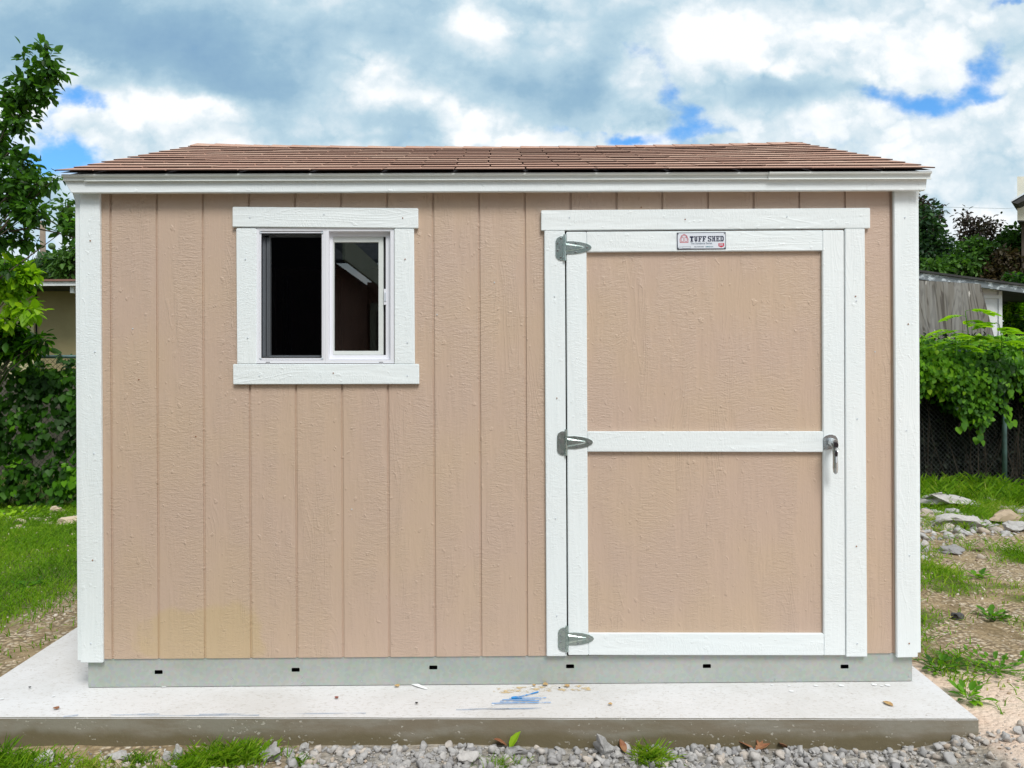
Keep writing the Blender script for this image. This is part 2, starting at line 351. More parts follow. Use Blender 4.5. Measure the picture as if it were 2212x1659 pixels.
def frames(dirs, ups):
    """leaf frames: y axis along dirs, z axis near ups"""
    y = dirs/np.maximum(1e-9, np.linalg.norm(dirs, axis=1, keepdims=True)); x = np.cross(y, ups); x /= np.maximum(1e-9, np.linalg.norm(x, axis=1, keepdims=True))
    z = np.cross(x, y); return np.stack([x, y, z], 2)
def scatter(name, tv, tf, R, T, tone, material, parent=None, smooth=False):
    """one mesh of many small copies of a template"""
    tv = np.asarray(tv, float); N = len(T); nv = len(tv)
    V_ = np.einsum('nij,kj->nki', R, tv) + T[:, None, :]
    org = np.array(parent_org(parent)) if parent else np.zeros(3)
    V_ = (V_ - org).reshape(-1, 3)
    lt = np.array([len(f) for f in tf]); fl = np.concatenate([np.array(f) for f in tf])
    loops = (fl[None, :] + (np.arange(N)*nv)[:, None]).ravel()
    tot = np.tile(lt, N); st = np.concatenate([[0], np.cumsum(tot)[:-1]])
    me = bpy.data.meshes.new(name); me.vertices.add(len(V_)); me.vertices.foreach_set('co', V_.ravel().astype('f'))
    me.loops.add(len(loops)); me.loops.foreach_set('vertex_index', loops.astype('i'))
    me.polygons.add(len(tot)); me.polygons.foreach_set('loop_start', st.astype('i')); 
    try: me.polygons.foreach_set('loop_total', tot.astype('i'))
    except Exception: pass
    if smooth: me.polygons.foreach_set('use_smooth', np.ones(len(tot), bool))
    me.update(calc_edges=True); me.materials.append(material)
    a = me.attributes.new('tone', 'FLOAT', 'FACE'); a.data.foreach_set('value', np.repeat(tone, len(tf)).astype('f'))
    o = bpy.data.objects.new(name, me); C.objects.link(o)
    if parent: o.parent = parent
    return o
LEAF_V = [(0,0,0), (.2,.22,.05), (.27,.5,.06), (.15,.8,0), (0,1,-.1), (-.15,.8,0), (-.27,.5,.06), (-.2,.22,.05)]
LEAF_F = [(0,1,2,3,4), (0,4,5,6,7)]
HEART_V = [(0,.08,0), (.22,-.06,.04), (.46,.1,.06), (.46,.4,.06), (.24,.75,0), (0,1,-.08), (-.24,.75,0), (-.46,.4,.06), (-.46,.1,.06), (-.22,-.06,.04)]
HEART_F = [(0,1,2,3,4,5), (0,5,6,7,8,9)]
BLADE_V = [(-.5,0,0), (.5,0,0), (.38,.45,.06), (-.38,.45,.06), (.02,.82,.28), (0,1,.5)]
BLADE_F = [(0,1,2,3), (3,2,4), (3,4,5)]

# ------------------------------------------------------------------ the slab
FL, FR = Pz(-135, 1549.3), Pz(2115, 1553.3)
BR_ = Pz(1975, 1440); BR = FR + (BR_-FR)*((3.0-FR.y)/(BR_.y-FR.y))
L0, L1 = Pz(0, 1463), Pz(163, 1357); BL = L1 + (L1-L0)*((3.0-L1.y)/(L1.y-L0.y))
sm = MB()
def slab_edge(a, b_, n, amp):
    out = []
    for i in range(n):
        p = a.lerp(b_, i/n); out.append(Vector((p.x, p.y + amp*mn.noise((p.x*7, p.y*7, 2.2)), 0)))
    return out
ring = slab_edge(FL, FR, 90, .004) + [FR, BR, BL]
sm.prism([Vector((p.x, p.y, 0)) for p in ring], (0, 0, -.3))
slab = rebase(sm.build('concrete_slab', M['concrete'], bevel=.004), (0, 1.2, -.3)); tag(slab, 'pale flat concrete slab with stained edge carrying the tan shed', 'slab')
def decal(px, py, w_, h_, name, m_, ang=0, z=.003):
    c = Pz(px, py); c.z = z
    mb = MB(); a = Vector((math.cos(ang), math.sin(ang), 0))*w_/2; b2 = Vector((-math.sin(ang), math.cos(ang), 0))*h_/2
    mb.add([c-a-b2, c+a-b2, c+a+b2, c-a+b2], [(0,1,2,3)]); return mb.build(name, m_, slab)
for (x0, x1, y, wd) in [(137, 168, 1548, .016), (240, 345, 1544.5, .009), (250, 560, 1547, .006), (430, 790, 1543, .006), (985, 1100, 1533, .010), (1015, 1170, 1532, .010)]:
    a, b2 = Pz(x0, y+1), Pz(x1, y-1); decal((x0+x1)/2, y, (b2-a).length, wd, 'chalk_line', M['chalkpale'], math.atan2(b2.y-a.y, b2.x-a.x))
decal(1116, 1508, .045, .026, 'chalk_mark', M['chalk'], .1)
decal(1138, 1503, .12, .010, 'chalk_mark', M['chalk'], .55, .0045)
for y, x0, x1 in [(1513.5, 1085, 1170), (1517, 1080, 1165), (1521, 1062, 1190), (1510.5, 1100, 1180)]:
    a, b2 = Pz(x0, y+.5), Pz(x1, y-.5); decal((x0+x1)/2, y, (b2-a).length, .006, 'chalk_line', M['chalk'], 0.02, .006)
decal(1170, 1489, .42, .06, 'sawdust_patch', M['sawdust'], .06, .002)
for i, (px, py, r) in enumerate([(355,1484,6), (245,1482,4), (268,1483,3), (1918,1481,6), (1888,1480,6), (1905,1483,3), (1818,1482,6), (1762,1482,5), (1704,1482,3.5), (1710,1494,5), (1150,1487,3), (1065,1524,3.5), (1545,1492,2.5), (115,1505,3.5), (3,1511,5), (1668,1481,3), (1500,1510,2.4)]):
    c = Pz(px, py); mb = MB(); rr = r/560
    mb.add([c + Vector((math.cos(k*.7)*rr*(1+.3*random.random()), math.sin(k*.7)*rr*.9*(1+.3*random.random()), .003)) for k in range(9)], [tuple(range(9))])
    mb.build('paint_splash', M['pwhite'], slab)

# ------------------------------------------------------------------ the shed
shed = thing('garden_shed', 'tan garden shed with white trim, sliding window and brown shingle roof', 'shed', (0, 0, 0))
ZB = .128
def X(px, Y=0, py=829): return P(px, py, Y).x
XL, XR = X(176), X(1975)                     # front siding ends
XSL, XSR = X(166.5), X(1984)                 # outside of the side corner boards
zs_top = 2.20
gx = [P(340, 700, 0).x + (P(1826, 700, 0).x - P(340, 700, 0).x)/15*k for k in range(-1, 17)]
# openings
wo = (P(557, 640).x, P(849, 640).x, P(700, 782).z, P(700, 496).z)
do = (P(1222, 900).x, P(1827, 900).x, ZB-.001, P(1500, 498).z)
GW = .0052
xb = sorted(set([XL, XR, wo[0], wo[1], do[0], do[1]] + [g-GW for g in gx] + [g+GW for g in gx]))
xb = [x for x in xb if XL <= x <= XR]; zb_ = [ZB, wo[2], wo[3], zs_top]; zb_ = sorted(set(zb_ + [do[3]]))
mb = MB(); nx = MB()
def depth_at(x, z):
    if wo[0] < x < wo[1] and wo[2] < z < wo[3]: return None
    if do[0] < x < do[1] and z < do[3]: return None
    return .006 if any(abs(x-g) < GW for g in gx) else 0.0
for i in range(len(xb)-1):
    for j in range(len(zb_)-1):
        xm, zm = (xb[i]+xb[i+1])/2, (zb_[j]+zb_[j+1])/2; dd = depth_at(xm, zm)
        if dd is None: continue
        x0, x1, z0, z1 = xb[i], xb[i+1], zb_[j], zb_[j+1]
        mb.add([(x0,dd,z0),(x1,dd,z0),(x1,dd,z1),(x0,dd,z1)], [(0,1,2,3)])
        mb.add([(x0,.014,z0),(x1,.014,z0),(x1,.014,z1),(x0,.014,z1)], [(3,2,1,0)])
        for xx, xn, fl in ((x0, xm-(x1-x0)/2-1e-4, 0), (x1, x1+1e-4, 1)):
            dn = depth_at(xn, zm) if XL < xn < XR else None
            e = .014 if dn is None else dn
            if e > dd + 1e-6:
                q4 = [(xx,dd,z0),(xx,dd,z1),(xx,e,z1),(xx,e,z0)]
                mb.add(q4 if fl == 0 else q4[::-1], [(0,1,2,3)])
        for zz, zn, fl in ((z0, z0-1e-4, 0), (z1, z1+1e-4, 1)):
            dn = depth_at(xm, zn) if ZB < zn < zs_top else None
            if dn is None:
                q4 = [(x0,dd,zz),(x0,.014,zz),(x1,.014,zz),(x1,dd,zz)]
                mb.add(q4 if fl == 0 else q4[::-1], [(0,1,2,3)])
mb.build('front_wall', M['siding'], shed)
YB = 2.70; ZR, ZE = 2.775, 2.20
# side and back walls (gables), grooved by thin recessed strips on the outside like the front
for sgn, xo, nm in ((-1, XL, 'side_wall'), (1, XR, 'side_wall')):
    mb = MB(); xi = xo - sgn*.014
    segs = [0.016] + [y for y in np.arange(.12, YB-.02, .2032)] + [YB-.001]
    zt = lambda y: 2.236 + .576*(1-abs(y-1.35)/1.438) - .026
    for k in range(len(segs)-1):
        a, b2 = segs[k], segs[k+1]-.012 if k < len(segs)-2 else segs[k+1]
        pts = [(xo,a,ZB),(xo,a,zt(a)),(xo,b2,zt(b2)),(xo,b2,ZB)] if not (a < 1.35 < b2) else [(xo,a,ZB),(xo,a,zt(a)),(xo,1.35,zt(1.35)),(xo,b2,zt(b2)),(xo,b2,ZB)]
        mb.prism(pts if sgn < 0 else pts[::-1], (-sgn*.014, 0, 0))
        if k < len(segs)-2:
            c = segs[k+1]-.012; d = segs[k+1]
            pts = [(xo-sgn*.007,c,ZB),(xo-sgn*.007,c,zt(c)),(xo-sgn*.007,d,zt(d)),(xo-sgn*.007,d,ZB)]
            mb.prism(pts if sgn < 0 else pts[::-1], (-sgn*.007, 0, 0))
    mb.build(nm, M['siding'], shed)
mb = MB(); mb.box(XL+.015, XR-.015, YB-.016, YB-.002, ZB, 2.252); mb.build('back_wall', M['siding'], shed)
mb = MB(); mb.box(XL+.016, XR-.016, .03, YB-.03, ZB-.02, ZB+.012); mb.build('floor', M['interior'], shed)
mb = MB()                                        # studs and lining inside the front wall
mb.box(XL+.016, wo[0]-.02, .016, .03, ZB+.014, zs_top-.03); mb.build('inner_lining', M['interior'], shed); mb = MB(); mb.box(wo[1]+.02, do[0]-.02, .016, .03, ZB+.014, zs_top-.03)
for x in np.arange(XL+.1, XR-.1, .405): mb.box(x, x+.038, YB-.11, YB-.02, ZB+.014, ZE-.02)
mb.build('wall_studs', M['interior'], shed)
# corner trim: front boards and side boards
TP = .017
def quad_board(mb, c4, yf, th, mi=0):
    """board from its four picture corners TL,TR,BR,BL on plane y=yf, th thick"""
    p = [P(x, y, yf) for x, y in c4]
    mb.prism([p[3], p[2], p[1], p[0]], (0, th, 0), mi)
def board(name, c4, yf, th, m_, parent, bv=.0025):
    mb = MB(); quad_board(mb, c4, yf, th); return mb.build(name, m_, parent, bevel=bv)
board('corner_trim', [(171, 411), (215, 411), (221.5, 1432), (173.5, 1432)], -TP, .0165, M['white_v'], shed)
board('corner_trim', [(1931, 405), (1979, 405), (1983, 1420), (1938, 1421)], -TP, .0165, M['white_v'], shed)
mb = MB(); x0 = XL-.0165; zz = P(163, 1426, 0).z; mb.box(x0-.004, XL-.0005, -.006, .1, zz, 2.195); mb.build('side_corner_trim', M['white_v'], shed, bevel=.002)
mb = MB(); zz = P(1985, 1409, 0).z; mb.box(XR+.0005, XR+.0205, -.006, .1, zz, 2.195); mb.build('side_corner_trim', M['white_v'], shed, bevel=.002)
# steel base rail with slots
zk1, zk0 = ZB-.002, .003; xk0, xk1 = P(189, 1460).x, P(1972, 1450).x; YK = .006
mb = MB(); slots = []
for px, py in [(342.5, 1452), (638.5, 1447), (936, 1442), (1231.5, 1439.5), (1527, 1439), (1824.5, 1440)]:
    c = P(px, py, YK); slots.append((c.x-.018, c.x+.018, c.z-.009, c.z+.009))
xs = sorted([xk0, xk1] + [v for s_ in slots for v in s_[:2]]); cur = xk0
for s_ in slots:
    mb.box(cur, s_[0], YK, YK+.003, zk0, zk1); mb.box(s_[0], s_[1], YK, YK+.003, zk0, s_[2]); mb.box(s_[0], s_[1], YK, YK+.003, s_[3], zk1); cur = s_[1]
mb.box(cur, xk1, YK, YK+.003, zk0, zk1)
for s_ in slots:                                 # rounded corners of the slots and a turned rim
    r = .004
    for (cx, cz, sx, sz) in ((s_[0], s_[2], 1, 1), (s_[1], s_[2], -1, 1), (s_[0], s_[3], 1, -1), (s_[1], s_[3], -1, -1)):
        pts = [(cx, YK, cz), (cx+sx*r, YK, cz), (cx+sx*r*.3, YK, cz+sz*r*.3), (cx, YK, cz+sz*r)]
        mb.add(pts, [(0,1,2,3)])
for s0 in (xk0, xk1-.003): mb.box(s0, s0+.003, YK+.004, YB-.02, zk0, zk1-.004)
mb.box(xk0, xk1, YB-.03, YB-.027, zk0, zk1-.004)
rail = mb.build('base_rail', M['galv'], shed)
mb = MB(); mb.box(xk0+.02, xk1-.02, YK+.03, YK+.06, .006, ZB-.03); mb.build('dark_slot_backing', M['black'], shed)  # added block, coloured black so the rail slots look dark inside
for px, py in [(334, 1478), (502, 1466), (502, 1472+10), (653, 1463), (653, 1474), (782, 1417), (782, 1471), (1082, 1414), (1082, 1470), (1380, 1412), (1380, 1469), (1566, 1412), (1678, 1411), (1674, 1468), (1963, 1461)]:
    c = P(px, py, YK); mb = MB(); mb.tube([(c.x, YK-.002, c.z), (c.x, YK+.0002, c.z)], .0035, seg=8); mb.build('screw', M['chrome'], rail)
# ---- roof
roofm = MB(); YE = -.088; ZEV = 2.236; ZRG = 2.812; xl, xr = P(120, 377, YE).x, P(2022, 367, YE).x
SLN = math.hypot(1.35-YE, ZRG-ZEV); exp_ = .127; ncs = 12
def sag(x, s): return -.024*(1-((x+.045)/1.88)**2)*s
def rp(x, s, h, side=1):                           # point on the slope: s metres from eave, h above the deck
    y = YE + (1.35-YE)*s/SLN; z = ZEV + (ZRG-ZEV)*s/SLN; ny, nz = -(ZRG-ZEV)/SLN, (1.35-YE)/SLN
    y += ny*h; z += nz*h + sag(x, s/SLN)
    return Vector((x, y if side > 0 else 2.70-y, z))
for side in (1, -1):
    for c in range(ncs+1):
        s0 = c*SLN/(ncs+.15); s1 = min(SLN-.002, s0+exp_+.05)
        x = xl - random.random()*.01 + (0 if c % 2 else -.1535) + random.uniform(-.012, .012)
        h0c = .0058 + random.uniform(-.0005, .001)
        while x < xr:
            xa, xb2 = max(x+.0035, xl + random.uniform(-.004, .006)), min(x+.307-.0035, xr + random.uniform(-.006, .004)); x += .307
            if xb2-xa < .01: continue
            if random.random() < .12: pass
            n = max(1, int((xb2-xa)/.16)); ds = random.uniform(-.0012, .0012); tn = random.random()
            lift = h0c + random.choice([0, 0, 0, 0, .0005, .002])
            for k in range(n):
                a, b2 = xa + (xb2-xa)*k/n, xa + (xb2-xa)*(k+1)/n
                top = [rp(a, s0+ds, lift+.004, side), rp(b2, s0+ds, lift+.004, side), rp(b2, s1, .002, side), rp(a, s1, .002, side)]
                bot = [rp(a, s0+ds, lift-.0008, side), rp(b2, s0+ds, lift-.0008, side)]
                vs = top + bot; fs = [(0,1,2,3), (4,0,3), (1,5,2)]; fr2 = [(4,5,1,0)]
                if side < 0: fs = [f[::-1] for f in fs]; fr2 = [f[::-1] for f in fr2]
                roofm.add(vs, fs, 0, tn); roofm.add(vs, fr2, 1, tn)
M['asphalt'] = mat('cut_shingle_edge', (.075, .04, .032), .9)[0]
roof = roofm.build('roof', [M['shingle'], M['asphalt']], shed)
mb = MB(); 
XS_ = np.linspace(xl+.01, xr-.01, 25)
for side in (1, -1):
    for h_, s_a in ((-.004, .012), (-.018, .03)):
        for k in range(24):
            q4 = [rp(XS_[k], s_a, h_, side), rp(XS_[k+1], s_a, h_, side), rp(XS_[k+1], SLN, h_, side), rp(XS_[k], SLN, h_, side)]
            mb.add(q4, [(0,1,2,3) if (side > 0) == (h_ > -.01) else (3,2,1,0)])
mb.build('roof_deck', M['black'], roof)
mb = MB(); x = xl+.004
while x < xr-.02:
    L = .30; e = min(x+L*.62, xr); tn = random.random(); hh = .011 + random.uniform(-.001, .002); wd = .11
    a1, a2 = rp(x, SLN-wd, hh), rp(e, SLN-wd, hh-.005); b1, b2 = rp(x, SLN+.004, hh+.004), rp(e, SLN+.004, hh-.002)
    c1, c2 = rp(x, SLN-wd, hh, -1), rp(e, SLN-wd, hh-.005, -1)
    d_ = Vector((0, 0, -.006))
    mb.add([a1, a2, b2, b1, c1, c2, a1+d_, b1+d_, c1+d_, a2+d_, c2+d_], [(0,1,2,3), (3,2,5,4), (6,0,3,7), (7,3,4,8), (6,9,1,0), (4,5,10,8)], 0, tn*.6+.3); x += .118
mb.build('ridge_cap', M['shingle'], roof)
# fascia, metal edge, rake boards
YF = -.056; zf0, zf1 = P(1106, 413.5, YF).z, P(1106, 386, YF).z
fxl, fxr = P(140, 400, YF).x, P(2003, 400, YF).x
mb = MB(); d = P(150, 417, YF).x
mb.prism([(d+.008, YF, zf0), (fxr-.006, YF, zf0), (fxr, YF, zf1), (fxl-.006, YF, zf1)], (0, .02, 0)); mb.build('fascia_board', M['white_h'], shed, bevel=.002)
mb = MB(); mb.box(XL, XR, YF+.0205, -.0005, zf0+.02, zf0+.034); mb.build('soffit', M['white_h'], shed)
def drip(xa, xb2, dy, z0):
    mb = MB(); z1 = P(1106, 374.5, -.07).z
    prof = [(-.076-dy, z1+.001), (-.076-dy, z1-.006), (-.065-dy, z1-.009), (-.063-dy, z0+.006), (-.071-dy, z0), (-.069-dy, z0-.0015), (-.0585, z0+.004), (-.0585, z1+.001)]
    n = len(prof); vs = [(xa, y, z) for y, z in prof] + [(xb2, y, z) for y, z in prof]
    mb.add(vs, [(i, (i+1) % n, n+(i+1) % n, n+i)[::-1] for i in range(n)] + [tuple(range(n)), tuple(range(2*n-1, n-1, -1))]); return mb
zd0 = P(1106, 389, -.066).z
drip(P(137, 380, -.06).x, P(183, 380, -.06).x, -.002, zd0+.004).build('metal_roof_edge', M['drip'], shed)
drip(P(184, 380, -.06).x, P(1658, 380, -.06).x, 0, zd0).build('metal_roof_edge', M['drip'], shed)
drip(P(1658.5, 380, -.06).x, P(2008, 380, -.06).x, .004, zd0-.002).build('metal_roof_edge', M['drip'], shed)
for sgn, xo in ((-1, fxl), (1, fxr)):
    mb = MB()
    for side in (1, -1):
        a = [rp(xo, .045, -.02, side), rp(xo, .045, -.125, side) + Vector((0, .02*side, 0)), rp(xo, SLN-.001, -.125, side), rp(xo, SLN-.001, -.02, side)]
        if (sgn < 0) != (side < 0): a = a[::-1]
        mb.prism(a, (-sgn*.018, 0, 0))
    mb.build('rake_board', M['white_v'], shed)
    mb = MB()
    for side in (1, -1):
        a = [rp(xo, .09, -.0185, side), rp(xo, SLN-.002, -.0185, side), rp(XL if sgn < 0 else XR, SLN-.002, -.0185, side), rp(XL if sgn < 0 else XR, .09, -.0185, side)]
        mb.add(a, [(0,1,2,3)])
    mb.build('rake_soffit', M['white_v'], shed)
mb = MB(); mb.box(fxl, fxr, 2.70-YF-.02, 2.70-YF, zf0, zf1); mb.build('back_fascia', M['white_h'], shed)
mb = MB(); mb.box(XL, XR, 2.7005, 2.70-YF-.0205, zf0+.02, zf0+.034); mb.build('back_soffit', M['white_h'], shed)
# ---- window
win = MB(); YW = -.010
def frame(mb, o4, i4, yf, th, mi=0):
    """rectangular frame between picture rectangles (x0,y0,x1,y1)"""
    a = [P(o4[0], o4[3], yf), P(o4[2], o4[3], yf), P(o4[2], o4[1], yf), P(o4[0], o4[1], yf)]
    b2 = [P(i4[0], i4[3], yf), P(i4[2], i4[3], yf), P(i4[2], i4[1], yf), P(i4[0], i4[1], yf)]
    o_ = Vector((0, th, 0)); vs = a + b2 + [p+o_ for p in a] + [p+o_ for p in b2]; fs = []
    for i in range(4):
        j = (i+1) % 4
        fs += [(i, j, 4+j, 4+i), (8+j, 8+i, 12+i, 12+j), (i, 8+i, 8+j, j), (4+i, 4+j, 12+j, 12+i)]
    mb.add(vs, fs, mi)
frame(win, (554, 492, 702, 785), (560.5, 499, 698, 778), YW, .07)
frame(win, (702.3, 492, 851, 785), (710, 499.5, 843, 777), YW, .07)
win = win.build('window', M['vinyl'], shed, bevel=.001)
mb = MB(); frame(mb, (561, 499.5, 698, 777.5), (565, 504, 694.5, 772.5), YW+.004, .008); scf = mb.build('screen_frame', M['vinyl'], win, bevel=.001)
mb = MB(); frame(mb, (564.5, 503.5, 695, 773), (566, 505, 693.6, 771.4), YW+.003, .006); mb.build('screen_gasket', M['rubber'], win)
mb = MB(); pts = [P(566, 771, YW+.007), P(693.6, 771, YW+.007), P(693.6, 505, YW+.007), P(566, 505, YW+.007)]; mb.add(pts, [(0,1,2,3)]); mb.build('insect_screen', M['screen'], win)
for (cx, cy) in [(562, 502.5), (696.5, 502.5), (562, 775), (696.5, 775)]:
    mb = MB(); c = P(cx, cy, YW+.003); mb.box(c.x-.006, c.x+.006, YW+.001, YW+.006, c.z-.0045, c.z+.0045); mb.build('corner_clip', M['alu'], win, bevel=.001)
mb = MB(); frame(mb, (566, 505, 583, 772), (567, 508, 581, 770), .014, .02); quad_board(mb, [(567.3, 513), (574, 513), (574, 769), (567.3, 769)], .02, .01); quad_board(mb, [(576, 513), (581, 513), (581, 769), (576, 769)], .018, .01)
quad_board(mb, [(583, 505), (693, 505), (693, 512), (583, 512)], .05, .012); quad_board(mb, [(583, 767.5), (693, 767.5), (693, 772), (583, 772)], .02, .012); mb.build('open_sash', M['alu'], win)
mb = MB(); frame(mb, (710.2, 499.8, 842.8, 776.8), (719, 511, 833.2, 767), YW+.024, .012); mb.build('sash_stop', M['vinyl'], win, bevel=.001)
mb = MB(); frame(mb, (719.2, 511.2, 828, 766.8), (721.5, 523.3, 817.5, 758), YW+.030, .02); sash = mb.build('sash', M['drip'], win, bevel=.0015)
mb = MB(); pts = [P(721.6, 757.8, YW+.04), P(817.4, 757.8, YW+.04), P(817.4, 523.4, YW+.04), P(721.6, 523.4, YW+.04)]; mb.add(pts, [(0,1,2,3)]); mb.build('pane', M['glass'], win)
mb = MB(); quad_board(mb, [(828.3, 512), (833, 512), (833, 766.5), (828.3, 766.5)], YW+.05, .004); mb.build('track_gap', M['rubber'], win)
mb = MB(); quad_board(mb, [(829, 624), (834.5, 624), (834.5, 658), (829, 658)], YW+.022, .02); quad_board(mb, [(830.5, 632), (833.5, 632), (833.5, 650), (830.5, 650)], YW+.018, .004, 1); mb.build('latch', [M['vinyl'], M['alu']], win)
for cx in (578.5, 823): mb = MB(); quad_board(mb, [(cx-4.5, 781.8), (cx+4.5, 781.8), (cx+4.5, 783), (cx-4.5, 783)], YW-.0006, .002); mb.build('weep_hole', M['rubber'], win)
board('window_casing', [(510, 493), (553.3, 493), (553.3, 786.3), (512, 786.3)], -TP, TP-.0005, M['white_v'], win)
board('window_casing', [(851.7, 493.5), (894, 493.5), (895.8, 786.3), (852, 786.3)], -TP, TP-.0005, M['white_v'], win)
board('window_casing', [(502, 446.5), (903.2, 449.5), (903.2, 493), (502, 490)], -TP-.001, TP+.0005, M['white_h'], win)
board('window_casing', [(503, 786.5), (905, 786), (905.3, 829.7), (503.5, 830.5)], -TP-.001, TP+.0005, M['white_h'], win)
# ---- door and its casing
board('door_casing', [(1176, 497), (1220, 497), (1224.6, 1417.7), (1181, 1417.7)], -TP, TP-.0005, M['white_v'], shed)
board('door_casing', [(1825.5, 493), (1868.3, 493), (1873.8, 1419), (1828.2, 1419)], -TP, TP-.0005, M['white_v'], shed)
board('door_casing', [(1169, 454), (1880, 448.8), (1880, 493), (1169, 498)], -TP-.001, TP+.0005, M['white_h'], shed)
mb = MB(); mb.box(do[0]-.01, do[1]+.01, .016, .03, ZB+.014, do[3]+.01); mb.build('door_jamb', M['black'], shed)
pmb = MB(); quad_board(pmb, [(1226, 503), (1822, 499.5), (1825.5, 1413), (1229, 1413)], -.001, .014); door = pmb.build('door', M['panel'], shed)
YD = -.0175
def dboard(nm, c4, mm, dy=0): board(nm, c4, YD+dy, .0165+dy*-1, mm, door)
dboard('stile', [(1223.3, 500.7), (1266.7, 500.5), (1271.2, 1415.5), (1227.8, 1415.6)], M['white_v'])
dboard('stile', [(1777, 497.2), (1822.8, 497), (1826, 1415.9), (1780, 1415.9)], M['white_v'])
dboard('rail', [(1266.9, 500.4), (1776.8, 497.3), (1776.8, 541.4), (1267.2, 544.5)], M['white_h'], -.0005)
dboard('rail', [(1269.1, 932), (1778.4, 931.8), (1778.5, 976.8), (1269.3, 976)], M['white_h'], -.0005)
dboard('rail', [(1271, 1368.4), (1779.7, 1369), (1779.9, 1416), (1271.3, 1415.4)], M['white_h'], -.0005)
def text_into(mb, s_, size, org, mi, right=Vector((1, 0, 0)), up=Vector((0, 0, 1)), bold=0, sx=1):
    cu = bpy.data.curves.new('t', 'FONT'); cu.body = s_; cu.size = size; cu.offset = bold; cu.fill_mode = 'FRONT'; cu.resolution_u = 3
    ob = bpy.data.objects.new('t', cu); C.objects.link(ob); dg = bpy.context.evaluated_depsgraph_get(); dg.update()
    me = bpy.data.meshes.new_from_object(ob.evaluated_get(dg))
    mb.add([org + right*v.co.x*sx + up*v.co.y for v in me.vertices], [tuple(p.vertices) for p in me.polygons], mi)
    bpy.data.objects.remove(ob); bpy.data.curves.remove(cu); bpy.data.meshes.remove(me)
for (dx, ytop) in ((0, 509.4), (3.2, 930.5), (5.2, 1354.8)):
    mb = MB(); yp = YD-.0035
    def HP(x, y, yy=None): return P(x+dx, y+ytop-509.4, yp if yy is None else yy)
    pl = [(1217, 511), (1211, 510.6), (1206, 512.5), (1202, 516), (1200.5, 521), (1200.5, 551), (1202, 556), (1206, 560), (1211, 562), (1217, 562)]
    mb.prism([HP(x, y) for x, y in pl], (0, .003, 0))
    mb.tube([HP(1219.7, 506.5, yp-.002), HP(1219.7, 521, yp-.002)], .0062, seg=10); mb.tube([HP(1219.7, 548.6, yp-.002), HP(1219.7, 563, yp-.002)], .0062, seg=10)
    mb.tube([HP(1219.7, 521.6, yp-.002), HP(1219.7, 548, yp-.002)], .0058, seg=10)
    st = [(1221, 521.5), (1221, 548.2), (1238, 548.4), (1254, 546.4), (1268, 542.5), (1275.5, 538.5), (1278, 534.3), (1275.5, 530), (1268, 526.4), (1254, 522.8), (1238, 521)]
    mb.prism([HP(x, y) for x, y in st], (0, .003, 0))
    ridge = [HP(1222, 525, yp-.0005), HP(1222, 545, yp-.0005), HP(1262, 536.6, yp-.0005), HP(1262, 532.2, yp-.0005)]
    mid = [HP(1223, 529, yp-.006), HP(1223, 541, yp-.006), HP(1257, 535.6, yp-.004), HP(1257, 533.2, yp-.004)]
    mb.add(ridge+mid, [(4,5,6,7), (0,1,5,4), (1,2,6,5), (2,3,7,6), (3,0,4,7)])
    for sx_, sy_ in ((1211.5, 515), (1205, 525.5), (1205, 541), (1211.5, 556), (1243.5, 525), (1243.5, 544.5), (1268.5, 534.3)):
        mb.tube([HP(sx_, sy_, yp-.0022), HP(sx_, sy_, yp)], .0042, .0048, seg=8, mi=1)
    text_into(mb, 'W', .016, HP(1212.5, 537.5, yp-.0008), 1, Vector((0, 0, 1)), Vector((-1, 0, 0)), .0004)
    mb.build('hinge', [M['zinc'], M['chrome']], door)
mb = MB(); yp = YD-.004
pl = [(1779.5, 971.5), (1779, 946), (1784, 941.5), (1792, 938.8), (1798, 938.8), (1805, 941.5), (1809, 947), (1811, 957), (1806, 965), (1800, 970)]
mb.prism([P(x, y, yp) for x, y in pl], (0, .0038, 0))
c = P(1795, 955, yp); mb.tube([c, c+Vector((0, -.012, 0)), c+Vector((.003, -.03, -.002))], .019, .0165, seg=16)
lev = [(1795, 955, -.032, .016), (1800, 959, -.044, .015), (1803, 968, -.05, .0125), (1804, 982, -.052, .0115), (1804.5, 998, -.052, .0125), (1804.8, 1010, -.05, .0135), (1805, 1020, -.048, .011), (1805, 1024, -.047, .004)]
for i in range(len(lev)-1):
    a, b2 = lev[i], lev[i+1]; mb.tube([P(a[0], a[1], YD+a[2]), P(b2[0], b2[1], YD+b2[2])], a[3]*.86, b2[3]*.86, seg=12)
ck = P(1802, 955, YD-.055); mb.tube([ck, ck+Vector((0, -.012, 0))], .0105, seg=14)
mb.build('handle', M['chrome'], door, smooth=False)
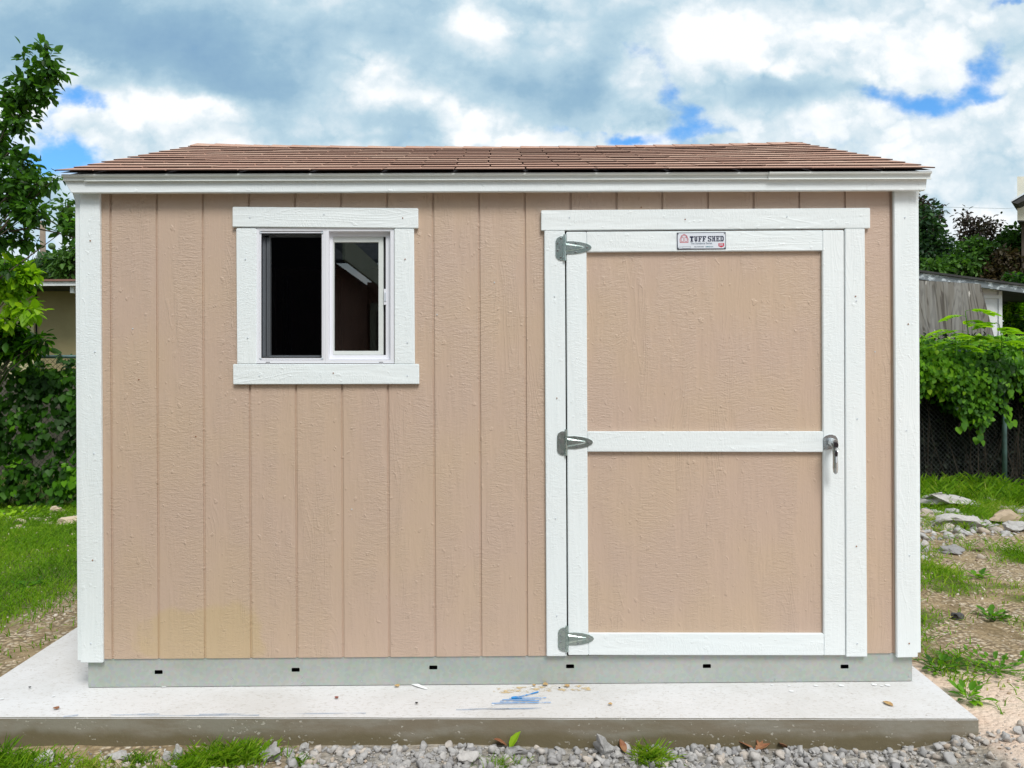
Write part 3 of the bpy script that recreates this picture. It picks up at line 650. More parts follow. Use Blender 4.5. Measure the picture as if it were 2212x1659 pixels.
# nameplate
mb = MB(); a = P(1462.8, 538.7, YD-.003); b2 = P(1567.9, 502, YD-.003); zt = YD-.003
tilt = .008; rt = Vector((math.cos(tilt), 0, math.sin(tilt))); upv = Vector((-math.sin(tilt), 0, math.cos(tilt)))
SWd, SHt = (b2-a).x, .0735; a = P(1462.8, 538.9, YD-.003)
def SP(u, v, d=0): return a + rt*(u*SWd) + upv*(v*SHt) + Vector((0, -d, 0))
mb.prism([SP(0, 0), SP(1, 0), SP(1, 1), SP(0, 1)], (0, .0025, 0), 1)
mb.add([SP(.014, .05, .0006), SP(.988, .035, .0006), SP(.990, .965, .0006), SP(.011, .965, .0006)], [(0,1,2,3)], 0)
LET = {'T': ['#######', '#######', '..###..', '..###..', '..###..', '..###..', '.#####.'], 'U': ['###.###', '.##.##.', '.##.##.', '.##.##.', '.##.##.', '.#####.', '..###..'],
       'F': ['#######', '.##..##', '.##.#..', '.####..', '.##.#..', '.##....', '####...'], 'S': ['.######', '##...##', '###....', '.#####.', '....###', '##...##', '######.'],
       'H': ['###.###', '.##.##.', '.##.##.', '.#####.', '.##.##.', '.##.##.', '###.###'], 'E': ['#######', '.##..##', '.##.#..', '.####..', '.##.#..', '.##..##', '#######'], 'D': ['######.', '.##.###', '.##..##', '.##..##', '.##..##', '.##.###', '######.']}
def word(s_, u0, u1, v0, v1, d):
    n = len(s_); cw = (u1-u0)/n
    for i, ch in enumerate(s_):
        for r, row in enumerate(LET[ch]):
            k = 0
            while k < 7:
                if row[k] == '#':
                    e = k
                    while e < 7 and row[e] == '#': e += 1
                    ua, ub = u0+cw*i+cw*.90*k/7, u0+cw*i+cw*.90*e/7; va, vb = v1-(v1-v0)*(r+1)/7, v1-(v1-v0)*r/7
                    mb.add([SP(ua, va, d), SP(ub, va, d), SP(ub, vb, d), SP(ua, vb, d)], [(0,1,2,3)], 1); k = e
                else: k += 1
word('TUFF', .262, .605, .45, .775, .001); word('SHED', .63, .965, .45, .775, .001)
def line(p, q_, wd, mi, d=.001):
    p, q_ = SP(*p, d), SP(*q_, d); dr = (q_-p).normalized(); nn = Vector((-dr.z, 0, dr.x))*wd/2; e = dr*wd/2
    mb.add([p-e-nn, q_+e-nn, q_+e+nn, p-e+nn], [(0,1,2,3)], mi)
barn = [(.062, .41), (.225, .41), (.225, .60), (.20, .80), (.145, .90), (.087, .80), (.062, .60)]
for k in range(len(barn)): line(barn[k], barn[(k+1) % len(barn)], .0022, 2)
inn = [(.085, .47), (.130, .47), (.130, .70), (.10, .70), (.10, .77), (.145, .83), (.19, .77), (.19, .70), (.158, .70), (.158, .47), (.205, .47), (.205, .60), (.19, .77)]
for k in range(len(inn)-1): line(inn[k], inn[k+1], .0016, 2)
line((.085, .47), (.085, .62), .0016, 2); line((.085, .62), (.10, .77), .0016, 2)
text_into(mb, 'The Sundance Series', .0125, SP(.275, .29, .001), 3, rt, upv, .0002, .90)
text_into(mb, '800-TUFF-SHED', .0062, SP(.35, .115, .001), 3, rt, upv, .0002)
text_into(mb, 'tuffshed.com', .0065, SP(.58, .115, .001), 4, rt, upv, .0002)
text_into(mb, 'Serial #', .005, SP(.035, .12, .001), 3, rt, upv)
for p, q_ in [((.115, .07), (.275, .07)), ((.275, .07), (.275, .17)), ((.275, .17), (.115, .17)), ((.115, .17), (.115, .07))]: line(p, q_, .0008, 3)
mb.add([SP(.845, .34, .001), SP(.845, .17, .001), SP(.905, .09, .001), SP(.965, .17, .001), SP(.965, .34, .001)], [(0,1,2,3,4)], 2)
text_into(mb, '5 YEAR', .0062, SP(.855, .25, .0016), 0, rt, upv, .0003, .9); text_into(mb, 'WARRANTY', .0042, SP(.852, .19, .0016), 0, rt, upv, .0002, .9)
for u, v in ((.022, .93), (.978, .93), (.022, .07), (.978, .07)): mb.tube([SP(u, v, .0025), SP(u, v, .0004)], .0028, .0033, seg=8, mi=5)
mb.build('nameplate', [M['signwhite'], M['signnavy'], M['signred'], M['signgrey'], M['signteal'], M['chrome']], door)
for i_, (nx_, ny_) in enumerate([(195, 520), (205, 760), (203, 980), (200, 1210), (196, 1390), (1955, 470), (1962, 700), (1958, 930), (1965, 1200), (1964, 1390), (540, 470), (700, 463), (870, 471), (530, 560), (535, 730), (875, 560), (880, 740), (560, 812), (720, 806), (880, 812),
        (1230, 470), (1480, 474), (1700, 468), (1198, 640), (1203, 860), (1200, 1120), (1203, 1330), (1848, 640), (1850, 590+60), (1852, 905), (1850, 1180), (1852, 1390), (287, 710), (423, 943), (1068, 610), (944, 680), (300, 820), (760, 1100), (1890, 760), (1385, 448)]):
    c = P(nx_, ny_, 0); on = .018 if not (300 > nx_ > 280 or nx_ in (423, 1068, 944, 300, 760, 1890, 1385)) else 0.0
    c = P(nx_, ny_, -on); mb = MB(); mb.tube([(c.x, -on-.0022, c.z), (c.x, -on+.001, c.z)], .0028, seg=7); mb.build('nail', M['alu'] if i_ % 3 else M['brownleaf'], shed)
# keys hang from the lock: a thing of their own
kk = thing('key_ring', 'ring of black-headed keys hanging from the silver shed door handle', 'keys', P(1803, 962, YD-.07))
mb = MB(); c = P(1805, 961, YD-.075)
mb.prism([c+Vector((x, 0, z)) for x, z in ((-.004, -.006), (.009, -.014), (.013, -.006), (.013, .004), (.006, .011), (-.003, .011), (-.006, .003))], (0, .006, 0)); mb.build('key', M['keyblack'], kk, bevel=.0015)
mb = MB(); c = P(1808.5, 971, YD-.076); mb.tube([c+Vector((math.cos(a)*.008, .001*math.sin(a), math.sin(a)*.008)) for a in np.linspace(0, 6.283, 13)], .0007, seg=5); mb.build('ring', M['chrome'], kk)
mb = MB(); c = P(1807, 979, YD-.075); mb.prism([c+Vector((x, 0, z)) for x, z in ((-.004, -.014), (.005, -.014), (.006, 0), (.004, .011), (-.003, .011), (-.006, 0))], (0, .005, 0)); mb.prism([c+Vector((x, .001, z)) for x, z in ((-.001, -.042), (.002, -.042), (.003, -.014), (-.002, -.014))], (0, .002, 0), 1); mb.build('key', [M['keyblack'], M['alu']], kk)

# ------------------------------------------------------------------ ground
def sstep(a, b_, x): t_ = np.clip((x-a)/(b_-a), 0, 1); return t_*t_*(3-2*t_)
def nz_(x, y, s_, k=0.0): return mn.noise((x*s_, y*s_, k))
def vn(x, y, s_, k=0.0):
    return np.array([mn.noise((a*s_, b_*s_, k)) for a, b_ in zip(np.ravel(x), np.ravel(y))]).reshape(np.shape(x))
def gz(x, y):
    x = np.asarray(x, float); y = np.asarray(y, float)
    front = 1-sstep(-.42, .15, y + 0*x)
    side = -.04 - .03*sstep(2.3, 4, np.abs(x)) 
    base = side*(1-front) + front*(-.124 + .094*sstep(1.45, 2.1, x) + .012*np.exp(-((x+.1)/.35)**2) - .005*sstep(-.5, -1.5, x))
    n = .018*vn(x, y, .9, 1) + .010*vn(x, y, 3.1, 2) + .004*vn(x, y, 11, 3)
    return base + n*np.where(front > .5, .7, 1.2) - .02*sstep(3, 9, y)
def grass_d(x, y):
    x = np.asarray(x, float); y = np.asarray(y, float); n = vn(x, y, 1.3, 7) + .6*vn(x, y, 4, 8)
    left = (1-sstep(-2.2, -2.0, x))*np.clip(sstep(-2.55, -2.95, x + .22*(1.0-y)*0 ) + .25 + .6*n, 0, 1)
    left = left*np.clip(1 - .65*np.exp(-((x+2.75-.0*y)/.32)**2)*(1-sstep(1.8, 2.3, y)), 0, 1)
    left = left*(1 - .85*np.exp(-((y-4.3)/.35)**2)*sstep(-4.6, -3.6, x))
    right = sstep(1.8, 2.0, x)*np.clip(.36 + 1.45*n + .75*sstep(3.2 , 2.3, x-.25*(y-1))*sstep(.7, 1.4, y) - .55*sstep(.25, -.2, y) + .8*sstep(4.3, 5.4, y), 0, 1)
    frontl = sstep(-.35, -.5, y)*sstep(-.9, -1.3, x)*np.clip(.55 + 1.4*n, 0, 1)
    inb = (y > -.25)
    return np.where(inb, np.maximum(left, right), np.maximum(frontl, left*0))
xs = np.unique(np.round(np.concatenate([np.arange(-3.2, 3.2, .03), np.arange(-8, 8.01, .09), np.linspace(-9, -260, 30), np.linspace(9, 260, 30)]), 4))
ys = np.unique(np.round(np.concatenate([np.arange(-1.4, .6, .03), np.arange(-4, 9, .08), np.linspace(9.2, 260, 30), np.linspace(-4.3, -120, 14)]), 4))
GX, GY = np.meshgrid(xs, ys); GZ = gz(GX, GY); far = (np.abs(GX) > 30) | (GY > 30)
nxn, nyn = len(xs), len(ys)
me = bpy.data.meshes.new('ground'); vv = np.stack([GX.ravel(), GY.ravel(), GZ.ravel()], 1)
idx = np.arange(nxn*nyn).reshape(nyn, nxn); fc = np.stack([idx[:-1, :-1], idx[:-1, 1:], idx[1:, 1:], idx[1:, :-1]], -1).reshape(-1, 4)
me.vertices.add(len(vv)); me.vertices.foreach_set('co', vv.ravel().astype('f')); me.loops.add(fc.size); me.loops.foreach_set('vertex_index', fc.ravel().astype('i'))
me.polygons.add(len(fc)); me.polygons.foreach_set('loop_start', (np.arange(len(fc))*4).astype('i')); me.polygons.foreach_set('use_smooth', np.ones(len(fc), bool)); me.update(calc_edges=True)
gd = grass_d(GX, GY)
pink = sstep(1.5, 1.95, GX + .3*vn(GX, GY, 2, 5))*sstep(.55, .0, GY - .3*vn(GX, GY, 2.5, 6))
grey = sstep(-.2, -.4, GY)*(1-pink)*sstep(-1.0, -.6, GX)
ca = me.color_attributes.new('zone', 'FLOAT_COLOR', 'POINT'); ca.data.foreach_set('color', np.stack([gd, pink, grey, np.ones_like(gd)], -1).ravel().astype('f'))
ground = bpy.data.objects.new('ground', me); C.objects.link(ground); ground['kind'] = 'structure'
m, t, b = mat('soil', (.3, .25, .18), .95, spec=.15); o = objco(t)
z = t.node('ShaderNodeSeparateColor', {0: t.node('ShaderNodeAttribute', attribute_name='zone').outputs['Color']})
cell = t.node('ShaderNodeTexVoronoi'); t.set(cell.inputs['Vector'], t.vec('ADD', t.scale(o, 1, 1.3, 1), t.vec('SCALE', t.noise(o, 20, 3, col=True), None))); cell.inputs['Scale'].default_value = 42
cell.inputs['Vector'].links[0].from_node.inputs[1].links[0].from_node.inputs['Scale'].default_value = .03
cellv = t.node('ShaderNodeSeparateColor', {0: cell.outputs['Color']}).outputs[0]
peb = t.ramp(cellv, [(0, (.33, .25, .15)), (.4, (.50, .39, .25)), (.7, (.58, .48, .35)), (1, (.66, .6, .50))])
peb = t.mix(t.smooth(cell.outputs['Distance'], .25, .7), peb, (.19, .145, .09))
soil = t.mix(t.smooth(t.noise(o, 7, 6, .65), .4, .6), (.19, .14, .075), (.36, .27, .16))
basec = t.mix(t.smooth(t.noise(o, 2.3, 5, .6), .36, .58), soil, peb)
basec = t.mix(t.smooth(t.math('ADD', z.outputs[0], t.math('MULTIPLY', t.math('SUBTRACT', t.noise(o, 14, 5), .5), .6)), .3, .75), basec, (.10, .125, .03))
pk = t.mix(t.smooth(t.noise(o, 5, 6, .7), .35, .65), (.66, .50, .39), (.72, .58, .47)); pk = t.mix(t.math('MULTIPLY', t.smooth(t.noise(o, 60, 4, .7), .55, .7), .45), pk, (.36, .26, .2))
basec = t.mix(t.smooth(t.math('ADD', z.outputs[1], t.math('MULTIPLY', t.math('SUBTRACT', t.noise(o, 9, 5), .5), .5)), .35, .65), basec, pk)
gy = t.mix(t.smooth(t.noise(o, 12, 6, .7), .4, .62), (.25, .235, .21), (.42, .40, .37))
basec = t.mix(z.outputs[2], basec, gy)
t.set(b.inputs['Base Color'], basec)
bump(t, b, t.math('ADD', t.math('MULTIPLY', cell.outputs['Distance'], -1.2), t.noise(o, 60, 5, .7)), .9, .008)
me.materials.append(m)

def ico(sub, jit, flat=.75, seed=0):
    bm = bmesh.new(); bmesh.ops.create_icosphere(bm, subdivisions=sub, radius=1)
    rs = random.Random(seed); off = rs.random()*50
    planes = [(Vector((rs.gauss(0, 1), rs.gauss(0, 1), rs.gauss(0, 1))).normalized(), rs.uniform(.38, .8)) for _ in range(11)]
    for v in bm.verts:
        p = v.co.copy()
        for nn, dd in planes:
            e = p.dot(nn)-dd
            if e > 0: p -= nn*e
        p *= 1+jit*mn.noise(v.co*1.6+Vector((off, 0, 0))) + jit*.5*mn.noise(v.co*4+Vector((off, 3, 0)))
        v.co = Vector((p.x, p.y*.85, p.z*flat))
    V_ = [tuple(v.co) for v in bm.verts]; F_ = [tuple(v.index for v in f.verts) for f in bm.faces]; bm.free(); return V_, F_
def in_slab(x, y, mg=0.0):
    fy = FL.y + (FR.y-FL.y)*(x-FL.x)/(FR.x-FL.x); lx = FL.x + (BL.x-FL.x)*(y-FL.y)/(BL.y-FL.y); rx = FR.x + (BR.x-FR.x)*(y-FR.y)/(BR.y-FR.y)
    return (y > fy-mg) & (x > lx-mg) & (x < rx+mg) & (y < 3)
def gravel(name, x, y, r, tone, m_, label, sub=1, sink=.25, nt=6, jit=.35):
    """loose stones in one uncountable spread"""
    root = None; allv = []
    x, y, r, tone = map(np.asarray, (x, y, r, tone)); z_ = gz(x, y) + r*sink
    which = RNG.integers(0, nt, len(x)); objs = []
    bmv, bmf, bmt, k0 = [], [], [], 0
    R = rots(len(x))
    # squash: rotate randomly about z only, small tilt
    an = RNG.uniform(0, 6.28, len(x)); ti = RNG.normal(0, .35, (len(x), 2))
    ca_, sa = np.cos(an), np.sin(an); Rz = np.zeros((len(x), 3, 3)); Rz[:, 0, 0] = ca_; Rz[:, 0, 1] = -sa; Rz[:, 1, 0] = sa; Rz[:, 1, 1] = ca_; Rz[:, 2, 2] = 1
    Tt = np.tile(np.eye(3), (len(x), 1, 1)); Tt[:, 0, 2] = ti[:, 0]; Tt[:, 2, 0] = -ti[:, 0]; Tt[:, 1, 2] = ti[:, 1]; Tt[:, 2, 1] = -ti[:, 1]
    Rm = (Rz @ Tt)*r[:, None, None]
    for k in range(nt):
        tv, tf = ico(sub, jit, .7, k+sub*10); tv = np.array(tv); s_ = which == k; n_ = s_.sum()
        V_ = (np.einsum('nij,kj->nki', Rm[s_], tv) + np.stack([x[s_], y[s_], z_[s_]], 1)[:, None, :]).reshape(-1, 3)
        F_ = (np.array(tf)[None] + (np.arange(n_)*len(tv))[:, None, None]).reshape(-1, 3) + k0
        bmv.append(V_); bmf.append(F_); bmt.append(np.repeat(tone[s_], len(tf))); k0 += len(V_)
    V_ = np.concatenate(bmv); F_ = np.concatenate(bmf); T_ = np.concatenate(bmt)
    me = bpy.data.meshes.new(name); me.vertices.add(len(V_)); me.vertices.foreach_set('co', V_.ravel().astype('f')); me.loops.add(F_.size); me.loops.foreach_set('vertex_index', F_.ravel().astype('i'))
    me.polygons.add(len(F_)); me.polygons.foreach_set('loop_start', (np.arange(len(F_))*3).astype('i')); me.update(calc_edges=True); me.materials.append(m_)
    a = me.attributes.new('tone', 'FLOAT', 'FACE'); a.data.foreach_set('value', T_.astype('f'))
    o_ = bpy.data.objects.new(name, me); C.objects.link(o_); tag(o_, label, name.replace('_', ' ')); o_['kind'] = 'stuff'; return o_
# grey crushed stone heaped along the slab front
n = 5200; x = RNG.uniform(-2.6, 2.6, n); y = -.33 - np.abs(RNG.normal(0, 1, n))**1.2*.28 - .01
dens = .25 + .75*sstep(-1.15, -.75, x)*sstep(2.1, 1.5, x) + .25*vn(x, y, 2.5, 9)
k = (RNG.random(n) < dens) & ~in_slab(x, y, .004); x, y = x[k], y[k]; r = .006 + .021*RNG.random(len(x))**2.4; r *= np.where(x < -.85, .85, 1)
tone = np.clip(RNG.normal(.38, .16, len(x)) + np.where(x < -.6, .2, 0) + np.where(x > 1.5, .22, 0), 0, 1); tone = np.where(RNG.random(len(x)) < .06, .97, tone)
gravel('gravel', x, y, r, tone, M['stone'], 'loose grey crushed stone along the front foot of the slab', 2, .35, 8)
n = 9000; x = RNG.uniform(-3, 3.6, n); y = RNG.uniform(-1.4, -.3, n); k = ~in_slab(x, y, .004); x, y = x[k], y[k]; r = .0025+.005*RNG.random(len(x))**2
gravel('grit', x, y, r, np.clip(RNG.normal(.6, .25, len(x)), 0, 1), M['stone'], 'fine pale grit scattered on the soil before the slab', 1, .3, 4)
n = 9000; x = np.concatenate([RNG.uniform(2.02, 8.0, n), RNG.uniform(-6.5, -2.3, 3500)]); y = np.concatenate([RNG.uniform(-.6, 6, n), RNG.uniform(.2, 5, 3500)])
k = ~in_slab(x, y, .02) & (RNG.random(len(x)) > grass_d(x, y)*.6) & (np.abs(x) < 2.9 + .62*(y+1.6)); x, y = x[k], y[k]; r = .004 + .014*RNG.random(len(x))**3
gravel('pebbles', x, y, r, np.clip(RNG.normal(.65, .25, len(x)), 0, 1), M['warmstone'], 'tan and white pebbles strewn over the yard beside the shed', 1, .15, 5)
n = 4200; x = RNG.uniform(3.2, 8.0, n); y = 4.2 + RNG.normal(0, .6, n); k = RNG.random(n) < np.clip(.5+1.4*vn(x, y, 1.1, 61), 0, 1); x, y = x[k], y[k]
gravel('rubble', x, y, \
   .016 + .07*RNG.random(len(x))**4, np.clip(RNG.normal(.6, .2, len(x)), 0, 1), M['stone'], 'half-buried pale rubble and stones before the right fence', 2, .1, 8)
n = 500; x = RNG.uniform(-6.5, -3.4, n); y = 4.5 + RNG.normal(0, .3, n)
gravel('rubble', x, y, .012 + .04*RNG.random(len(x))**3, np.clip(RNG.normal(.7, .2, len(x)), 0, 1), M['warmstone'], 'strip of pale broken stones at the left fence foot', 2, .1, 8)
# single stones worth pointing at
def rock(px, py, w_, h_, label, y_at=None, tone=.4, m_='stone', seed=0, fl=.75, dk=.8):
    rr = w_/2; base = Pz(px, py, -.11) if y_at is None else Vector((P(px, py, y_at).x, y_at, 0))
    base.z = float(gz(base.x, base.y)); tv, tf = ico(3, .38, fl, 100+seed)
    V_ = np.array(tv)*np.array([rr, rr*dk, h_/2/ (fl*.8)]) ; mb = MB(); mb.add([tuple(v + np.array([base.x, base.y, base.z+h_*.38])) for v in V_], tf, 0, tone)
    o_ = rebase(mb.build('rock', M[m_]), base); return tag(o_, label, 'rock', 'single rocks lying about the yard')
rock(581, 1640, .105, .075, 'knobbly grey rock right of the long grass at the slab foot', -.41, .3, seed=1)
rock(251, 1632, .092, .05, 'smooth pale grey rock by itself below the long chalk lines', -.39, .5, seed=2)
rock(384, 1627, .055, .068, 'upright pale rock against the left side of the long grass', -.41, .5, seed=4)
rock(361, 1627, .042, .04, 'small round rock left of the upright pale rock', -.39, .45, seed=3)
rock(658, 1607, .05, .045, 'small pale rock leaning high on the slab face', -.35, .45, seed=5)
rock(95, 1625, .1, .05, 'flat whitish broken rock, first from the left at the slab foot', -.40, .62, seed=6)
rock(1305, 1612, .115, .085, 'largest grey rock, against the slab below the bottom hinge', -.375, .3, seed=7)
rock(1119, 1610, .105, .04, 'dark grey lump just under the green leaf at the slab foot', -.37, .15, seed=8)
rock(1415, 1614, .06, .045, 'grey rock in the heap just behind the bright grass tuft', -.365, .35, seed=9)
rock(1513, 1612, .07, .045, 'bluish grey rock between the grass tuft and the dead leaves', -.365, .25, seed=10)
rock(1010, 1655, .1, .05, 'pale flat rock half buried at the bottom middle of the view', -.44, .6, seed=11)
rock(2065, 1433, .085, .05, 'charred black lump with a white fleck beside the slab', 1.0, -.0, 'stone', 12).data.materials[0] = speckled('charred_lump', (.02, .02, .022), (.12, .12, .12), 30, .9)
rock(2030, 1105, .9, .2, 'broad pale limestone rock at the fence foot right of the shed', 5.0, .62, 'stone', 13, .6)
rock(2005, 1118, .22, .12, 'small pale rock lying under the teal pipe', 4.2, .8, 'stone', 14)
rock(2080, 1140, .5, .15, 'long pale rock in the grass in front of the teal pipe', 3.75, .62, 'stone', 15, .6)
rock(2172, 1135, .32, .15, 'squared tan rock right of the long pale rock', 4.0, .3, 'warmstone', 16)
rock(2200, 1150, .28, .13, 'mottled grey rock at the right edge of the view', 3.6, .5, 'stone', 17)
rock(2052, 1178, .22, .08, 'low dark grey stone in grass in front of the long pale rock', 2.75, .1, 'stone', 18)
rock(2118, 1178, .13, .09, 'dark brown stone shaded in grass by the right path', 2.8, .05, 'warmstone', 19)
rock(147, 1138, .3, .1, 'pale stone beside the left end of the shed near the fence', 4.2, .6, 'warmstone', 20)
rock(118, 1112, .25, .1, 'whitish stone in gravel strip under the left vines', 4.9, .6, 'warmstone', 21)

# ------------------------------------------------------------------ grass
def grass_field(name, label, x, y, h, tone, wd=.006, lean=.35, m_=None):
    z_ = gz(x, y) - .004; n = len(x); an = RNG.uniform(0, 6.28, n); tl = np.abs(RNG.normal(0, lean, n))
    yd = np.stack([np.cos(an)*np.sin(tl), np.sin(an)*np.sin(tl), np.cos(tl)], 1); up = np.stack([np.cos(an+.2), np.sin(an+.2), np.zeros(n)], 1)
    R = frames(yd, up); R = R*np.stack([np.full(n, 1.)*wd, h, h], 1)[:, None, :]
    o_ = scatter(name, BLADE_V, BLADE_F, R, np.stack([x, y, z_], 1), tone, m_ or M['grass']); tag(o_, label, 'grass'); o_['kind'] = 'stuff'; return o_
def pick(n, x0, x1, y0, y1, f):
    x = RNG.uniform(x0, x1, n); y = RNG.uniform(y0, y1, n); k = (RNG.random(n) < f(x, y)) & ~in_slab(x, y, .015); return x[k], y[k]
def wedge(x, y): return (np.abs(x) < 3.2 + .66*(y+1.5)) & (np.abs(x) > 1.9 + .15*(np.maximum(y, 0)))
x, y = pick(120000, -7.5, -2.2, -.2, 5.5, lambda x, y: grass_d(x, y)**1.5*wedge(x, y)*.95)
h = .05*(.5+RNG.random(len(x)))*(1+.5*vn(x, y, 2, 4)); tone = np.clip(.36+.3*vn(x, y, 1.6, 3)+RNG.normal(0, .16, len(x)), 0, .9)
grass_field('grass', 'short bright lawn grass left of the shed', x, y, h, tone, .007)
x, y = pick(150000, 2.0, 8.2, -.6, 6.2, lambda x, y: grass_d(x, y)**1.6*wedge(x, y)*.95)
h = .05*(.4+RNG.random(len(x)))*(1+.6*vn(x, y, 2, 4))*(1+.7*sstep(1.5, 2.6, y)); tone = np.clip(.46+.35*vn(x, y, 1.6, 3)+RNG.normal(0, .18, len(x)), 0, 1)
grass_field('grass', 'patchy green grass over the gravel right of the shed', x, y, h, tone, .007, .55)
x, y = pick(9000, -3, -1.0, -1.3, -.36, lambda x, y: grass_d(x, y)**1.5)
grass_field('grass', 'short grass and straw before the left half of the slab', x, y, .035*(.5+RNG.random(len(x))), np.clip(RNG.normal(.5, .25, len(x)), 0, 1), .004, .6)
x, y = pick(16000, 3.5, 9, 4.9, 6.5, lambda x, y: np.clip(.3+1.2*vn(x, y, 2.2, 12), 0, 1)*wedge(x, y))
grass_field('tall_grass', 'long grass blades growing along the foot of the right fence', x, y, .2*(.4+RNG.random(len(x))), np.clip(RNG.normal(.35, .2, len(x)), 0, 1), .012, .25)
def tuft(px, Y, rx, ry, n, h, label, tone=.4, wd=.005, lean=.4):
    c = P(px, 1600, Y); x = c.x + RNG.normal(0, rx, n); y = np.clip(Y + RNG.normal(0, ry, n), -2, Y+ry*.9); z_ = gz(x, y)-.004
    an = RNG.uniform(0, 6.28, n); tl = np.abs(RNG.normal(0, lean, n)); yd = np.stack([np.cos(an)*np.sin(tl), np.sin(an)*np.sin(tl), np.cos(tl)], 1)
    R = frames(yd, np.stack([np.cos(an+.2), np.sin(an+.2), np.zeros(n)], 1)); hh = h*(.4+.6*RNG.random(n)); R = R*np.stack([np.full(n, wd), hh, hh], 1)[:, None, :]
    o_ = scatter('grass_tuft', BLADE_V, BLADE_F, R, np.stack([x, y, z_], 1), np.clip(RNG.normal(tone, .16, n), 0, 1), M['grass']); rebase(o_, (c.x, Y, float(gz(c.x, Y)))); return tag(o_, label, 'grass tuft', 'grass tufts at the slab foot')
tuft(30, -.42, .10, .04, 900, .075, 'broad low grass tuft in the lower left corner', .35)
tuft(500, -.39, .075, .03, 1100, .085, 'longest green grass tuft leaning on the slab below the window', .42)
tuft(420, -.44, .045, .03, 500, .07, 'green tuft between the upright rock and the longest grass', .42)
tuft(300, -.40, .03, .02, 130, .055, 'small dark green tuft between two pale rocks', .25)
tuft(190, -.44, .05, .03, 220, .05, 'thin yellowish tuft in pebbles right of the flat whitish rock', .7)
tuft(650, -.43, .022, .015, 180, .04, 'little clover-green tuft under the leaning pale rock', .3)
tuft(1408, -.42, .028, .022, 420, .085, 'bright spiky grass tuft in grey gravel under the door', .5, .004, .6)
tuft(1090, -.46, .05, .02, 160, .05, 'sparse tuft at the bottom middle of the view', .45, .004, .7)
tuft(8, -.37, .015, .01, 60, .11, 'tall dark weed blades at the far left of the slab face', .15, .006, .3)

def weed(px, py, n, size, label, tone=.5, h=.05, rad=.08, parent_mat='leaf_vine', y_at=None):
    base = Pz(px, py, -.05) if y_at is None else Vector((P(px, py, y_at).x, y_at, 0)); base.z = float(gz(base.x, base.y))
    t_ = thing('weed', label, 'weed', base, 'low weeds beside the slab')
    an = RNG.uniform(0, 6.28, n); el = RNG.uniform(.0, .8, n); d = np.stack([np.cos(an)*np.cos(el), np.sin(an)*np.cos(el), np.sin(el)], 1)
    T = np.array(base) + d*np.array([rad, rad, h])*RNG.uniform(.1, 1, (n, 1)) + [0, 0, .01]
    R = frames(d, np.tile([0, 0, 1.], (n, 1)))*(size*RNG.uniform(.6, 1.2, n))[:, None, None]
    scatter('foliage', LEAF_V, LEAF_F, R, T, np.clip(RNG.normal(tone, .15, n), 0, 1), M[parent_mat], t_)
    mb = MB()
    for k in range(0, n, 4): mb.tube([base, Vector(T[k])], .0015, .001, 4)
    mb.build('stalks', M['leaf_vine'], t_); return t_
weed(2090, 1512, 26, .055, 'bright broad-leaved weed hugging the right edge of the slab', .6, .04, .06)
weed(2030, 1455, 40, .045, 'dark leafy weed just behind the right slab edge', .35, .06, .09)
weed(2150, 1452, 150, .035, 'wide low patch of weeds on the gravel at right', .5, .05, .26)
weed(2110, 1250, 30, .05, 'small lone weed on the gravel halfway to the fence', .6, .05, .07, y_at=1.9)
weed(2140, 1385, 40, .05, 'small round weed near the right edge on tan gravel', .45, .05, .09, y_at=1.05)
weed(20, 1105, 160, .06, 'yellow-green leafy weed patch at the left fence foot', .95, .12, .45, y_at=4.6)
weed(60, 1290, 40, .05, 'broad clover-like weed in the left lawn', .4, .04, .12, y_at=1.9)

def leafpiece(px, py, z, size, ang, m_, label, Y=None, tilt=.3, tv=LEAF_V, tf=LEAF_F, cat='leaf', nm='dead_leaf', grp=None):
    c = Pz(px, py, z) if Y is None else P(px, py, Y)
    R = (Matrix.Rotation(ang, 3, 'Z') @ Matrix.Rotation(tilt, 3, 'X')); mb = MB(); mb.add([c + R @ (Vector(v)*size - Vector((0, size*.5, -.003))) for v in tv], tf, 0, .8)
    o_ = rebase(mb.build(nm, m_), c); md = o_.modifiers.new('thick', 'SOLIDIFY'); md.thickness = .0015; return tag(o_, label, cat, grp)
leafpiece(1112, 1598, 0, .075, -1.0, M['leaf_lime'], 'fresh green leaf propped against the slab face', -.345, .9, nm='leaf')
leafpiece(1082, 1604, 0, .07, 1.9, M['brownleaf'], 'brown dead leaf just left of the fresh green leaf', -.345, .7)
leafpiece(1345, 1611, 0, .055, .4, M['brownleaf'], 'curled brown leaf right of the largest grey rock', -.35, .8)
leafpiece(1612, 1609, 0, .06, 1.4, M['brownleaf'], 'dead brown leaf, left one of the three together at the slab foot', -.345, .5)
leafpiece(1648, 1612, 0, .075, -1.2, M['brownleaf'], 'long tan-brown leaf in the middle of the three together', -.355, .3)
leafpiece(1690, 1611, 0, .06, 2.4, M['brownleaf'], 'dark curled leaf, right one of the three together', -.35, .8)
leafpiece(1640, 1602, 0, .05, 0.1, M['brownleaf'], 'upright leaf tip behind the three together at the slab foot', -.34, 1.2)
CHIP = [(0,0,0), (.5,-.1,.05), (.8,.3,.1), (.5,.7,.05), (0,.9,0), (-.3,.5,.12)]; CHF = [(0,1,2,3,4,5)]
leafpiece(1918, 1520, .004, .05, .4, M['chip'], 'orange-tan leaf scrap on the slab near its right end', None, .1, LEAF_V, LEAF_F)
